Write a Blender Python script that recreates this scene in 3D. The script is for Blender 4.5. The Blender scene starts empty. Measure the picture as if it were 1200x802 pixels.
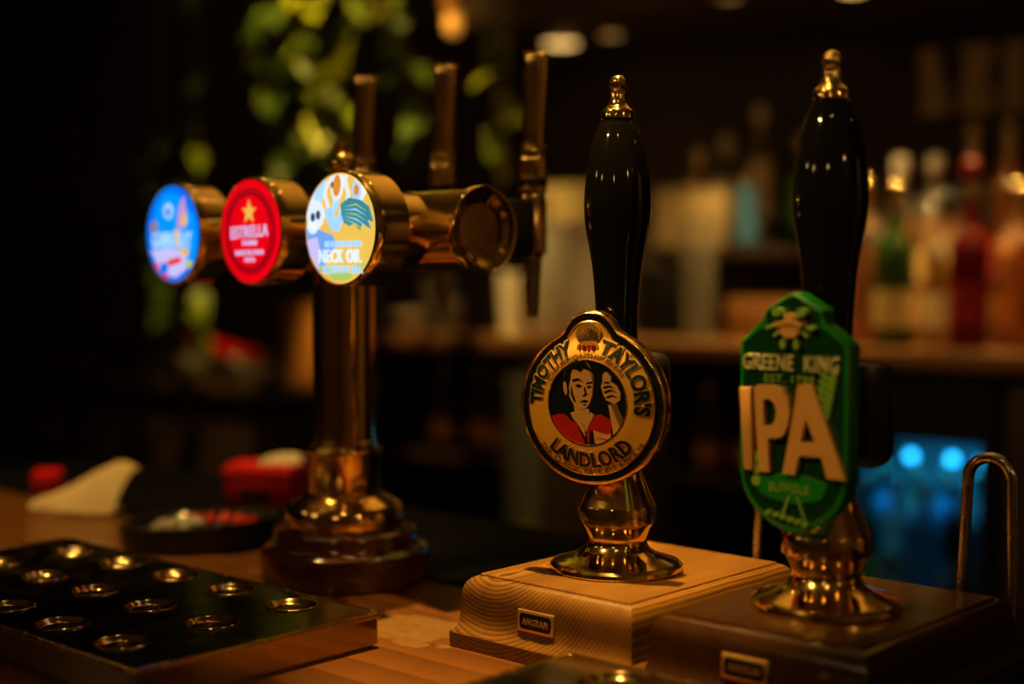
import bpy, bmesh, math, random
from mathutils import Vector, Matrix
R = math.radians
sc = bpy.context.scene
C = sc.collection
random.seed(7)

# ---------------------------------------------------------------- camera
# world frame: x runs along the bar, y runs across it towards the bartender, z = 0 is the bar top
cam_d = bpy.data.cameras.new('camera'); cam = bpy.data.objects.new('camera', cam_d); C.objects.link(cam)
cam.location = (0, 0, .27); cam.rotation_euler = (R(90 - 2.885), 0, R(42.5))
cam_d.lens = 50; cam_d.sensor_width = 36; cam_d.clip_start = .02
cam_d.dof.use_dof = True; cam_d.dof.focus_distance = 1.01; cam_d.dof.aperture_fstop = 2.0
sc.camera = cam
# ---------------------------------------------------------------- world, exposure
w = bpy.data.worlds.new('world'); sc.world = w; w.use_nodes = True
w.node_tree.nodes['Background'].inputs[0].default_value = (1, .62, .32, 1)
w.node_tree.nodes['Background'].inputs[1].default_value = .002
vs = sc.view_settings
vs.view_transform = 'Standard'; vs.look = 'None'; vs.exposure = 0; vs.gamma = 1; vs.use_curve_mapping = False
WARM = (1, .60, .14)
CEIL = 1.70
# ceiling spots: (x, y, power, cone degrees, aim point)
SPOTS = [
    (-.69, .74, 350, 18, (-.655, .80, .05), 'over the left hand pump'),
    (-1.06, .72, 95, 15, (-.985, .80, .2), 'over the tap font'),
    (-1.55, .70, 140, 36, (-1.40, .85, 0), 'over the napkin end of the bar'),
    (.25, -.3, 5, 34, (-.40, .74, .2), 'over the right end of the bar'),
    (-1.42, 1.50, 17, 60, (-1.30, 2.28, .28), 'over the barstaff aisle, left'),  # added lamp: lights the bottles from the front for glints
    (-.85, 1.55, 17, 60, (-1.00, 2.38, .28), 'over the barstaff aisle, right'),  # second added lamp for the bottle fronts
    (-1.15, -.75, 150, 10.5, (-.565, .775, .255), 'in front of the bar'),
    (1.40, 2.45, 60, 60, (2.0, 2.55, .3), 'washing the right wall by the back counter'),  # added lamp: bright wall for the taps and column to mirror
]
def aim(o, target):
    o.rotation_euler = (Vector(target) - Vector(o.location)).to_track_quat('-Z', 'Y').to_euler()
def spot(x, y, z, power, cone, target, radius=.02, color=WARM, blend=.6):
    l = bpy.data.lights.new('spot_light', 'SPOT'); l.energy = power; l.color = color
    l.spot_size = R(cone); l.spot_blend = blend; l.shadow_soft_size = radius
    o = bpy.data.objects.new('spot_light', l); C.objects.link(o); o.location = (x, y, z); aim(o, target)
    return o
for (x, y, p, cone, t, _) in SPOTS: spot(x, y, CEIL - .035, p, cone, t)

# ---------------------------------------------------------------- helpers
def tag(o, label=None, cat=None, group=None, kind=None):
    for k, v in (('label', label), ('category', cat), ('group', group), ('kind', kind)):
        if v: o[k] = v
    return o
def empty(name, loc=(0, 0, 0), rz=0, label=None, cat=None, group=None):
    o = bpy.data.objects.new(name, None); C.objects.link(o); o.empty_display_size = .02
    o.location = loc; o.rotation_euler = (0, 0, R(rz)); tag(o, label, cat, group); return o
def obj(name, bm, mat, parent=None, loc=None, rot=None, sharp=35, mtx=None, smooth=True):
    if isinstance(bm, bmesh.types.BMesh):
        me = bpy.data.meshes.new(name)
        bmesh.ops.recalc_face_normals(bm, faces=bm.faces)
        bm.to_mesh(me); bm.free()
        if smooth and len(me.polygons):
            me.shade_smooth(); me.set_sharp_from_angle(angle=R(sharp))
    else: me = bm
    if mat and not me.materials: me.materials.append(mat)
    o = bpy.data.objects.new(name, me); C.objects.link(o)
    if parent: o.parent = parent
    if mtx is not None: o.matrix_local = mtx
    if loc: o.location = loc
    if rot: o.rotation_euler = [R(v) for v in rot]
    return o
def copy_tree(o, parent=None):
    c = o.copy(); C.objects.link(c)
    if parent: c.parent = parent
    for ch in list(o.children): copy_tree(ch, c)
    return c
def lathe(prof, seg=48, bm=None, c=(0, 0, 0), axis='z', cap=True):
    bm = bm or bmesh.new(); rings = []
    for r, z in prof:
        ring = []
        for k in range(seg):
            t = 2 * math.pi * k / seg; p = (r * math.cos(t), r * math.sin(t), z)
            if axis == 'y': p = (p[0], p[2], p[1])
            if axis == 'x': p = (p[2], p[0], p[1])
            ring.append(bm.verts.new((p[0] + c[0], p[1] + c[1], p[2] + c[2])))
        rings.append(ring)
    for a, b in zip(rings, rings[1:]):
        for k in range(seg): bm.faces.new((a[k], a[(k + 1) % seg], b[(k + 1) % seg], b[k]))
    if cap:
        if prof[0][0] > 0: bm.faces.new(rings[0])
        if prof[-1][0] > 0: bm.faces.new(rings[-1])
    return bm
def smooth_prof(pts, n=4):
    out = []
    P = [pts[0]] + list(pts) + [pts[-1]]
    for i in range(1, len(P) - 2):
        p0, p1, p2, p3 = P[i - 1:i + 3]
        for k in range(n):
            t = k / n
            out.append(tuple(.5 * (2 * p1[j] + (p2[j] - p0[j]) * t + (2 * p0[j] - 5 * p1[j] + 4 * p2[j] - p3[j]) * t * t
                                   + (3 * p1[j] - p0[j] - 3 * p2[j] + p3[j]) * t ** 3) for j in (0, 1)))
    out.append(tuple(pts[-1])); return out
def box(x0, x1, y0, y1, z0, z1, bev=0, seg=2, bm=None):
    own = bm is None; bm = bm or bmesh.new()
    r = bmesh.ops.create_cube(bm, size=1); vs_ = r['verts']
    for v in vs_:
        v.co = (x0 + (v.co.x + .5) * (x1 - x0), y0 + (v.co.y + .5) * (y1 - y0), z0 + (v.co.z + .5) * (z1 - z0))
    if bev:
        es = list({e for v in vs_ for e in v.link_edges})
        bmesh.ops.bevel(bm, geom=es, offset=bev, segments=seg, affect='EDGES', profile=.5)
    return bm
def tube(pts, r, seg=12, bm=None, cap=True):
    bm = bm or bmesh.new(); rings = []; pts = [Vector(p) for p in pts]
    rr = r if isinstance(r, (list, tuple)) else [r] * len(pts)
    up = None
    for i, p in enumerate(pts):
        d = (pts[min(i + 1, len(pts) - 1)] - pts[max(i - 1, 0)]).normalized()
        if up is None: up = Vector((0, 0, 1)) if abs(d.z) < .9 else Vector((1, 0, 0))
        s = d.cross(up).normalized(); up = s.cross(d).normalized()
        rings.append([bm.verts.new(p + rr[i] * (math.cos(t) * s + math.sin(t) * up)) for t in [2 * math.pi * k / seg for k in range(seg)]])
    for a, b in zip(rings, rings[1:]):
        for k in range(seg): bm.faces.new((a[k], a[(k + 1) % seg], b[(k + 1) % seg], b[k]))
    if cap: bm.faces.new(rings[0]); bm.faces.new(rings[-1])
    return bm
def prism(pts, w0, w1, bm=None, bev=0):
    """polygon in (u, v), from height w0 to w1 along the third axis"""
    bm = bm or bmesh.new()
    a = [bm.verts.new((p[0], p[1], w0)) for p in pts]; b = [bm.verts.new((p[0], p[1], w1)) for p in pts]
    n = len(pts); top = bm.faces.new(b); bot = bm.faces.new(a)
    for k in range(n): bm.faces.new((a[k], a[(k + 1) % n], b[(k + 1) % n], b[k]))
    if bev: bmesh.ops.bevel(bm, geom=list(top.edges), offset=bev, segments=2, affect='EDGES', profile=.5)
    else: bmesh.ops.triangulate(bm, faces=[top, bot])
    return bm
def ellipse(cx, cy, rx, ry, n=24, rot=0):
    c, s = math.cos(R(rot)), math.sin(R(rot)); out = []
    for k in range(n):
        t = 2 * math.pi * k / n; x, y = rx * math.cos(t), ry * math.sin(t)
        out.append((cx + x * c - y * s, cy + x * s + y * c))
    return out
def text_bm(s, bold=.0, ext=.05, res=3, space=1.0):
    """lettering with cap height 1, starting at x = 0; returns bmesh and width"""
    cu = bpy.data.curves.new('lettering', 'FONT'); cu.body = s; cu.size = 1; cu.offset = bold; cu.extrude = ext
    cu.resolution_u = res; cu.space_character = space
    o = bpy.data.objects.new('lettering', cu); C.objects.link(o)
    dg = bpy.context.evaluated_depsgraph_get(); me = bpy.data.meshes.new_from_object(o.evaluated_get(dg))
    bpy.data.objects.remove(o); bpy.data.curves.remove(cu)
    bm = bmesh.new(); bm.from_mesh(me); bpy.data.meshes.remove(me)
    bmesh.ops.remove_doubles(bm, verts=bm.verts, dist=1e-5)
    xs = [v.co.x for v in bm.verts]; x0, x1 = min(xs), max(xs)
    cap = .729
    for v in bm.verts: v.co.x = (v.co.x - x0) / cap; v.co.y /= cap
    return bm, (x1 - x0) / cap
def flat_text(s, u0, u1, v0, h, w0, w1, bold=0., shear=0., slope=0.):
    bm, wd = text_bm(s, bold, 1., 3, 1.14)
    for v in bm.verts:
        x = u0 + v.co.x / wd * (u1 - u0); y = v0 + v.co.y * h + slope * (x - u0)
        v.co = (x + shear * v.co.y * h, y, w0 if v.co.z < 0 else w1)
    return bm
def arc_text(s, rad, a0, a1, h, w0, w1, bold=0., top=True, c=(0, 0), wf=None):
    """text along an arc from angle a0 to a1 (degrees); rad = radius of the baseline"""
    bm, wd = text_bm(s, bold, 1.)
    for v in bm.verts:
        t = R(a0 + (a1 - a0) * v.co.x / wd); r = rad + (v.co.y * h if top else -v.co.y * h)
        x, y = c[0] + r * math.cos(t), c[1] + r * math.sin(t)
        dz = wf(x, y) if wf else 0
        v.co = (x, y, dz + (w0 if v.co.z < 0 else w1))
    return bm
def join(*bms):
    out = bmesh.new()
    for b in bms:
        me = bpy.data.meshes.new('tmp'); b.to_mesh(me); b.free(); out.from_mesh(me); bpy.data.meshes.remove(me)
    return out
def face_mtx(loc, phi=0, tilt=0):
    """local (u right, v up, w out) -> parent frame, facing -y turned by phi"""
    c, s = math.cos(R(phi)), math.sin(R(phi))
    m = Matrix(((c, 0, s, loc[0]), (s, 0, -c, loc[1]), (0, 1, 0, loc[2]), (0, 0, 0, 1)))
    return m @ Matrix.Rotation(R(tilt), 4, 'Z')

# ---------------------------------------------------------------- materials
def mat(name, base=(.5, .5, .5), metal=0., rough=.4, emit=None, es=1., trans=0., coat=0., ior=1.45, spec=.5):
    m = bpy.data.materials.new(name); m.use_nodes = True; b = m.node_tree.nodes['Principled BSDF']
    b.inputs['Base Color'].default_value = (*base, 1); b.inputs['Metallic'].default_value = metal
    b.inputs['Roughness'].default_value = rough; b.inputs['Transmission Weight'].default_value = trans
    b.inputs['Coat Weight'].default_value = coat; b.inputs['IOR'].default_value = ior
    b.inputs['Coat Roughness'].default_value = .12
    b.inputs['Specular IOR Level'].default_value = spec
    if emit: b.inputs['Emission Color'].default_value = (*emit, 1); b.inputs['Emission Strength'].default_value = es
    return m
def nodes(m): return m.node_tree.nodes, m.node_tree.links, m.node_tree.nodes['Principled BSDF']
def add_noise_rough(m, scale=40, lo=.08, hi=.3, bump=0., detail=4):
    N, L, b = nodes(m); tc = N.new('ShaderNodeTexCoord'); nz = N.new('ShaderNodeTexNoise'); nz.inputs['Scale'].default_value = scale
    nz.inputs['Detail'].default_value = detail
    mr = N.new('ShaderNodeMapRange'); mr.inputs['From Min'].default_value = .35; mr.inputs['From Max'].default_value = .7
    mr.inputs['To Min'].default_value = lo; mr.inputs['To Max'].default_value = hi
    L.new(tc.outputs['Object'], nz.inputs['Vector']); L.new(nz.outputs['Fac'], mr.inputs['Value']); L.new(mr.outputs[0], b.inputs['Roughness'])
    if bump:
        bp = N.new('ShaderNodeBump'); bp.inputs['Strength'].default_value = bump; bp.inputs['Distance'].default_value = .001
        L.new(nz.outputs['Fac'], bp.inputs['Height']); L.new(bp.outputs[0], b.inputs['Normal'])
    return m
def wood(name, dark, light, period, axis='Y', shift=(0, 0, 0), rough=.3, stretch=(1, 1, 1), distort=1.2, bump=.15, coat=.3, rings=True, stain=None):
    m = mat(name, light, 0, rough, coat=coat); N, L, b = nodes(m)
    tc = N.new('ShaderNodeTexCoord'); mp = N.new('ShaderNodeMapping'); mp.inputs['Location'].default_value = shift
    mp.inputs['Scale'].default_value = stretch
    wv = N.new('ShaderNodeTexWave'); wv.wave_type = 'RINGS' if rings else 'BANDS'
    if rings: wv.rings_direction = axis
    else: wv.bands_direction = axis
    wv.wave_profile = 'SAW'
    wv.inputs['Scale'].default_value = 2 * math.pi / 20 / period
    wv.inputs['Distortion'].default_value = distort; wv.inputs['Detail'].default_value = 3; wv.inputs['Detail Scale'].default_value = .25
    nz = N.new('ShaderNodeTexNoise'); nz.inputs['Scale'].default_value = 60; nz.inputs['Detail'].default_value = 6
    mp2 = N.new('ShaderNodeMapping'); mp2.inputs['Scale'].default_value = (.12, 1, 1) if axis == 'X' else (1, .12, 1)
    L.new(tc.outputs['Object'], mp.inputs[0]); L.new(mp.outputs[0], wv.inputs['Vector'])
    L.new(tc.outputs['Object'], mp2.inputs[0]); L.new(mp2.outputs[0], nz.inputs['Vector'])
    mx = N.new('ShaderNodeMath'); mx.operation = 'MULTIPLY_ADD'; mx.inputs[1].default_value = .6
    nm = N.new('ShaderNodeMath'); nm.operation = 'MULTIPLY'; nm.inputs[1].default_value = .55
    L.new(nz.outputs['Fac'], nm.inputs[0]); L.new(wv.outputs['Fac'], mx.inputs[0]); L.new(nm.outputs[0], mx.inputs[2])
    cr = N.new('ShaderNodeValToRGB'); cr.color_ramp.elements[0].color = (*light, 1); cr.color_ramp.elements[1].color = (*dark, 1)
    cr.color_ramp.elements[0].position = .15; cr.color_ramp.elements[1].position = .95
    L.new(mx.outputs[0], cr.inputs[0]); col = cr.outputs[0]
    if stain:
        (sx, sy, sr, scol) = stain
        g = N.new('ShaderNodeMapping'); g.inputs['Location'].default_value = (-sx / sr, -sy / (sr * .72), 0); g.inputs['Scale'].default_value = (1 / sr, 1 / (sr * .72), 0)
        ln = N.new('ShaderNodeVectorMath'); ln.operation = 'LENGTH'
        n2 = N.new('ShaderNodeTexNoise'); n2.inputs['Scale'].default_value = 34; n2.inputs['Detail'].default_value = 3
        ad = N.new('ShaderNodeMath'); ad.operation = 'MULTIPLY_ADD'; ad.inputs[1].default_value = 1.9
        rp = N.new('ShaderNodeMapRange'); rp.inputs['From Min'].default_value = 1.72; rp.inputs['From Max'].default_value = 1.80
        rp.inputs['To Min'].default_value = 1; rp.inputs['To Max'].default_value = 0
        n3 = N.new('ShaderNodeTexNoise'); n3.inputs['Scale'].default_value = 120; n3.inputs['Detail'].default_value = 4
        ml = N.new('ShaderNodeMath'); ml.operation = 'MULTIPLY'
        L.new(tc.outputs['Object'], g.inputs[0]); L.new(g.outputs[0], ln.inputs[0]); L.new(tc.outputs['Object'], n2.inputs['Vector'])
        L.new(tc.outputs['Object'], n3.inputs['Vector'])
        L.new(n2.outputs['Fac'], ad.inputs[0]); L.new(ln.outputs['Value'], ad.inputs[2]); L.new(ad.outputs[0], rp.inputs['Value'])
        L.new(rp.outputs[0], ml.inputs[0]); L.new(n3.outputs['Fac'], ml.inputs[1])
        mm = N.new('ShaderNodeMix'); mm.data_type = 'RGBA'; mm.inputs[7].default_value = (*scol, 1)
        L.new(ml.outputs[0], mm.inputs[0]); L.new(col, mm.inputs[6]); col = mm.outputs[2]
    L.new(col, b.inputs['Base Color'])
    bp = N.new('ShaderNodeBump'); bp.inputs['Strength'].default_value = bump; bp.inputs['Distance'].default_value = .0006; bp.invert = True
    L.new(mx.outputs[0], bp.inputs['Height']); L.new(bp.outputs[0], b.inputs['Normal'])
    return m
M = {}
M['brass'] = add_noise_rough(mat('brass', (.86, .58, .20), 1, .1), 60, .06, .20, .012)
M['font_brass'] = add_noise_rough(mat('font_brass', (.86, .60, .22), 1, .16), 90, .11, .19, .008)
M['brass_aged'] = add_noise_rough(mat('brass_aged', (.62, .38, .12), 1, .2), 80, .12, .34, .02)
M['gold_rim'] = add_noise_rough(mat('gold_rim', (.80, .46, .14), 1, .2), 120, .14, .3)
M['tan_gold'] = add_noise_rough(mat('tan_gold', (.60, .30, .035), .35, .36), 200, .32, .46)
M['emboss_gold'] = mat('emboss_gold', (.75, .44, .14), .8, .3)
M['black_gloss'] = mat('black_gloss', (.0035, .003, .0025), 0, .06)
M['black_enamel'] = mat('black_enamel', (.004, .006, .004), 0, .22)
M['black_plastic'] = mat('black_plastic', (.006, .006, .006), 0, .38)
M['letter_green'] = mat('letter_green', (.0012, .006, .003), 0, .3)
M['dark_brown_ink'] = mat('dark_brown_ink', (.10, .045, .012), 0, .5)
M['skin_tan'] = mat('skin_tan', (.50, .25, .09), .3, .4)
M['coat_red'] = mat('coat_red', (.30, .006, .004), .1, .35)
M['clip_green'] = mat('clip_green', (.0015, .022, .003), 0, .22, coat=.5)
M['clip_edge_green'] = mat('clip_edge_green', (.003, .12, .006), 0, .3, coat=.5)  # brighter green: light on the badge edges put into the colour
M['pale_green'] = mat('pale_green', (.16, .30, .04), .2, .35)
M['pale_letter'] = mat('pale_letter', (.52, .48, .28), .3, .35)
M['ipa_gold'] = mat('ipa_gold', (.50, .25, .08), .25, .34, coat=.3)
M['oak'] = wood('oak', (.030, .010, .001), (.28, .115, .006), .0030, 'Y', (.05, 0, -.085), .46, distort=1.8, bump=.4, coat=.04)
M['walnut'] = wood('walnut', (.016, .005, .0015), (.055, .020, .004), .0034, 'Y', (.03, 0, -.07), .2, distort=1.4, bump=.12, coat=.6)
M['bar_wood'] = wood('bar_wood', (.085, .028, .006), (.17, .057, .010), .034, 'Y', (0, 0, 0), .3, (.10, 1, 1), 7, .05, .35, False, stain=(-.772, .728, .064, (.25, .14, .05)))
M['mahogany'] = wood('mahogany', (.035, .009, .002), (.095, .024, .005), .03, 'Z', (0, 0, 0), .16, (1, 1, 1), 6., .03, .6, False)
M['dark_board'] = wood('dark_board', (.012, .006, .003), (.035, .017, .007), .02, 'X', (0, 0, 0), .45, (1, 1, .1), 3., .1, .1, False)
M['counter_wood'] = wood('counter_wood', (.10, .04, .01), (.26, .11, .028), .02, 'Y', (0, 0, 0), .35, (.15, 1, 1), 3., .1, .3, False)
M['rubber'] = mat('rubber', (.0012, .0012, .001), 0, .75, spec=.04)  # near-black in place of the darkness behind the bar edge
M['tray_metal'] = add_noise_rough(mat('tray_metal', (.36, .27, .12), 1, .16), 50, .10, .22, .02)
M['cup_metal'] = mat('cup_metal', (.42, .30, .14), 1, .14)
M['hole_dark'] = mat('hole_dark', (.004, .004, .003), 0, .6)
M['foil'] = mat('foil', (.80, .62, .32), 1, .14)
M['cap_gold'] = mat('cap_gold', (.80, .55, .22), 1, .16)
M['steel'] = add_noise_rough(mat('steel', (.52, .47, .38), 1, .22), 60, .18, .3)
M['steel_panel'] = mat('steel_panel', (.20, .19, .14), 1, .45)
M['wall'] = add_noise_rough(mat('wall_paint', (.030, .019, .010), 0, .6), 6, .5, .7, .05)
M['wall_plaster'] = add_noise_rough(mat('wall_plaster', (.15, .10, .045), 0, .6), 6, .5, .7, .05)
M['wall_cream'] = add_noise_rough(mat('wall_cream', (.34, .23, .10), 0, .6), 6, .5, .7, .05)
M['floor'] = mat('floor_board', (.03, .016, .008), 0, .5)
M['ceiling'] = mat('ceiling_paint', (.34, .26, .14), 0, .7)
M['lamp_glow'] = mat('lamp_glow', (1, .8, .5), 0, .5, (1, .62, .25), 30)
M['bulb_glow'] = mat('bulb_glow', (1, .8, .5), 0, .5, (1, .62, .25), 40)
M['puck_glow'] = mat('puck_glow', (.25, .15, .05), 0, .5, (1, .60, .17), 2.0)
M['puck_dim'] = mat('puck_dim', (.2, .12, .04), 0, .5, (1, .55, .15), .35)
M['led_cyan'] = mat('led_cyan', (.1, .5, 1), 0, .5, (.02, .46, 1), 5)
M['napkin'] = mat('napkin_paper', (.72, .58, .36), 0, .85)
M['red_plastic'] = mat('red_plastic', (.50, .006, .004), 0, .35)
M['red_candy'] = mat('red_candy', (.45, .02, .015), 0, .12, trans=.2, coat=.5)
M['clear_candy'] = mat('clear_candy', (.5, .46, .38), 0, .1, trans=.4, coat=.5)
M['white_paper'] = mat('white_paper', (.68, .60, .46), 0, .7)
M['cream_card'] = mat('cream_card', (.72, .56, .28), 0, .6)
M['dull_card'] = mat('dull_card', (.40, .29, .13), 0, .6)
M['grey_tub'] = mat('grey_tub', (.50, .46, .42), 0, .5)
M['ceramic'] = mat('ceramic', (.70, .62, .50), 0, .2)
M['amber_box'] = mat('amber_box', (.50, .19, .03), 0, .5)
M['sign_cream'] = mat('sign_cream', (.42, .33, .14), 0, .6)
M['leaf'] = mat('leaf_green', (.19, .25, .010), 0, .38)
M['leaf_dark'] = mat('leaf_dark', (.07, .12, .008), 0, .42)
M['leaf_bright'] = mat('leaf_bright', (.40, .42, .012), 0, .35)
M['stem'] = mat('stem', (.10, .10, .02), 0, .6)

# ---------------------------------------------------------------- setting
def struct(name, bm, m, **k):
    o = obj(name, bm, m, **k); o['kind'] = 'structure'; return o
BU_LOC, BU_RZ = (-1.469, 2.18, 0), 7           # back-bar frame: x along it, y into it
bu = Matrix.Translation(BU_LOC) @ Matrix.Rotation(R(BU_RZ), 4, 'Z')
def BU(x, y, z): return tuple(bu @ Vector((x, y, z)))
struct('floor', box(-5.3, 2.1, -2.6, 3.3, -1.15, -1.10), M['floor'])
struct('ceiling', box(-5.3, 2.1, -2.6, 3.3, CEIL, CEIL + .05), M['ceiling'])
struct('wall_left', box(-5.3, -5.2, -2.6, 3.3, -1.10, CEIL), M['wall'])
struct('wall_right', box(2.0, 2.1, -2.6, 3.3, -1.10, CEIL), M['wall_cream'])
struct('wall_front', box(-5.2, 2.0, -2.6, -2.5, -1.10, CEIL), M['wall_plaster'])
wb = struct('wall_back', box(-3.72, 3.48, .53, .60, -1.10, CEIL), M['wall'], loc=BU_LOC, rot=(0, 0, BU_RZ))

# ---------------------------------------------------------------- ceiling lamps and pendants (the lights themselves)
def downlight(x, y, glow, label, group=None):
    t = empty('ceiling_downlight', (x, y, CEIL), 0, label, 'light', group)
    obj('bezel', lathe([(.046, 0), (.048, -.006), (.040, -.012), (.034, -.010), (.034, -.002)], 24, cap=False), M['brass_aged'], t)
    obj('lens', lathe([(.0335, -.004), (.030, -.007), (0.0001, -.008)], 24), glow, t)
for (x, y, p, cone, tg, where) in SPOTS: downlight(x, y, M['lamp_glow'], 'round brass ceiling downlight ' + where)

# ---------------------------------------------------------------- bar counter
bar = empty('bar_counter', (0, 0, -1.10), 0, 'long polished brown wooden bar counter with a pale dried beer stain', 'counter')
bt = obj('worktop', box(-3.0, 1.1, .20, .857, -.045, 0, .004), M['bar_wood'], bar, (0, 0, 1.10))
obj('rear_ledge', box(-3.0, 1.1, .8585, 1.115, -.045, -.0005, .004), M['rubber'], bar, (0, 0, 1.10));  # added ledge, coloured near-black to pass for unlit space behind the wood
for k in range(8):
    x0 = -3.0 + k * .5125
    obj('front_panel', box(x0 + .004, x0 + .508, .30, .33, -1.0, -.05, .006), M['dark_board'], bar, (0, 0, 1.10))
obj('carcass', box(-2.98, 1.08, .34, 1.05, -1.10, -.05), M['dark_board'], bar, (0, 0, 1.10))

# ---------------------------------------------------------------- hand pumps
def plinth_bm(hw, hd, prof):
    bm = bmesh.new(); rings = []
    for o_, f, z in prof:
        rings.append([bm.verts.new(p) for p in ((-hw - o_, -hd - f, z), (hw + o_, -hd - f, z), (hw + o_, hd + f, z), (-hw - o_, hd + f, z))])
    for a, b in zip(rings, rings[1:]):
        for k in range(4): bm.faces.new((a[k], a[(k + 1) % 4], b[(k + 1) % 4], b[k]))
    bm.faces.new(rings[0]); bm.faces.new(rings[-1]); return bm
HW, HD, PH = .0695, .0905, .052
def hand_pump(loc, boff, wd, label):
    t = empty('hand_pump', loc, 0, label, 'beer pump')
    # wooden block: moulded sides, lid and foot
    pr = [(.0112, .0150, .0122), (.0092, .0124, .0150), (.0084, .0108, .0190), (.0080, .0100, .026), (.0077, .0096, .036), (.0070, .0088, .0415), (.0052, .0066, .0462), (.0030, .0038, .0488), (.0008, .001, .0502), (-.0015, -.0015, .0505)]
    obj('block', plinth_bm(HW, HD, pr), wd, t, (boff[0], boff[1], 0), sharp=30)
    obj('block_lid', plinth_bm(HW - .0012, HD - .0012, [(0, 0, .0500), (0, 0, .0512), (-.0008, -.0008, PH)]), wd, t, (boff[0], boff[1], 0), sharp=20)
    obj('block_foot', plinth_bm(HW, HD, [(.0125, .0165, 0), (.0128, .0168, .0105), (.0118, .0156, .0121)]), wd, t, (boff[0], boff[1], 0), sharp=30)
    # name plate on the front
    pm = Matrix.Translation((boff[0] - .0045, boff[1] - HD - .0102, .0285)) @ face_mtx((0, 0, 0)) @ Matrix.Rotation(R(-2.5), 4, 'X')
    pl = obj('name_plate', prism([(-.0165, -.0075), (.0165, -.0075), (.0165, .0075), (-.0165, .0075)], -.004, .0012, bev=.0004), M['emboss_gold'], t, mtx=pm)
    obj('plate_field', prism([(-.0143, -.0038), (-.0128, -.0055), (.0128, -.0055), (.0143, -.0038), (.0143, .0038), (.0128, .0055), (-.0128, .0055), (-.0143, .0038)], .0010, .0015), M['black_enamel'], pl)
    obj('lettering', flat_text('ANGRAM', -.0115, .0115, -.0023, .0046, .0013, .0019, .01), M['emboss_gold'], pl)
    # brass pedestal
    z0 = PH
    ped = [(.0480, 0), (.0488, .0016), (.0484, .0042), (.0465, .0060)] + smooth_prof([(.0465, .0060), (.0385, .0085), (.0310, .0113), (.0262, .0142)], 3)
    ped += [(.0252, .0150)] + smooth_prof([(.0252, .0150), (.0226, .0190), (.0222, .0235), (.0240, .0290), (.0262, .0330)], 3)
    ped += [(.0272, .0342), (.0288, .0352), (.0290, .0366), (.0288, .0470), (.0284, .0482)] + smooth_prof([(.0280, .0490), (.0240, .0580), (.0200, .0680), (.0176, .0790), (.0165, .0880)], 3) + [(.0150, .0890), (.0150, .0925), (.0165, .0935), (.0165, .0965), (.0140, .0975)]
    obj('pedestal', lathe([(r, z + z0) for r, z in ped], 64), M['brass'], t, sharp=28)
    hp = smooth_prof([(.0146, .0970), (.0145, .1250), (.0147, .1500), (.0154, .1820), (.0164, .2000), (.0180, .2180), (.0199, .2310), (.0219, .2420), (.0236, .2530), (.0243, .2640), (.0239, .2760), (.0226, .2890), (.0202, .3020), (.0170, .3140), (.0132, .3230), (.0106, .3268)], 4)
    hp = [(r, z0 + z) for r, z in hp]
    obj('handle', lathe(hp, 64), M['black_gloss'], t, sharp=60)
    fe = [(.0112, .3268), (.0124, .3270), (.0125, .3318), (.0121, .3328), (.0098, .3345), (.0078, .3365), (.0067, .3388), (.0062, .3420), (.0061, .3445), (.0066, .3450), (.0066, .3462), (.0058, .3468)]
    obj('ferrule', lathe([(r, z0 + z) for r, z in fe], 48), M['brass'], t, sharp=40)
    obj('knob', lathe([(.0052, z0 + .3466)] + [(.0066 * math.cos(R(q)), z0 + .3520 + .0066 * math.sin(R(q))) for q in range(-52, 91, 10)], 32), M['brass'], t)
    # black bracket that carries the badge
    obj('clip_bracket', box(-.022, .044, -.016, .012, .146, .212, .010, 4), M['black_plastic'], t)
    return t
P1, P2 = (-.6405, .812, 0), (-.468, .813, 0)
pump1 = hand_pump(P1, (.0062, .0105), M['oak'], 'beer hand pump on a light oak block with a round gold and black badge')
pump2 = hand_pump(P2, (.0020, .0100), M['walnut'], 'beer hand pump on a dark block with a tall green badge in front')

# round gold badge ---------------------------------------------------
BR = .0561
def badge_outline(n=144, ins=0.):
    pts = []
    for k in range(n):
        t = 2 * math.pi * k / n; d = Vector((math.cos(t), math.sin(t))); r = BR
        # lobe: circle of radius .0215 centred .0465 up
        cx, cr = .0465, .0213
        b = d.y * cx; disc = b * b - (cx * cx - cr * cr)
        if disc > 0 and d.y > 0: r = max(r, b + math.sqrt(disc))
        pts.append((d, r))
    for _ in range(2): pts = [(d, (pts[k - 1][1] + 2 * r + pts[(k + 1) % n][1]) / 4) for k, (d, r) in enumerate(pts)]
    return [(d.x * (r - ins), d.y * (r - ins)) for d, r in pts]
IC = (-.0005, .0027); IR = .0298
def dome(x, y):
    r = math.hypot(x - IC[0], y - IC[1]); t = min(1, max(0, (r - IR) / (BR * .93 - IR)))
    return .0055 * (.5 + .5 * math.cos(math.pi * t))
def loft(rows, bm=None, close=True):
    bm = bm or bmesh.new(); rr = [[bm.verts.new(p) for p in row] for row in rows]; n = len(rows[0])
    for a, b in zip(rr, rr[1:]):
        for k in range(n): bm.faces.new((a[k], a[(k + 1) % n], b[(k + 1) % n], b[k]))
    return bm, rr
bm_m = face_mtx((.0065, -.0375, .1743), 15, 1.5)
o3 = lambda ins, w_: [(x, y, w_) for x, y in badge_outline(144, ins)]
bm, rr = loft([o3(.004, -.014), o3(.001, -.013), o3(0, -.011), o3(0, -.0015), o3(.0006, 0), o3(.0018, .0004), o3(.0026, -.0004), o3(.0027, -.0030)]); bm.faces.new(rr[0]); bm.faces.new(rr[-1])
badge1 = obj('badge', bm, M['gold_rim'], pump1, mtx=bm_m, sharp=50)
bm, rr = loft([o3(.0027, -.0005), o3(.0070, -.0005), o3(.0070, -.003)]); obj('black_band', bm, M['black_enamel'], badge1)
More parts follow.
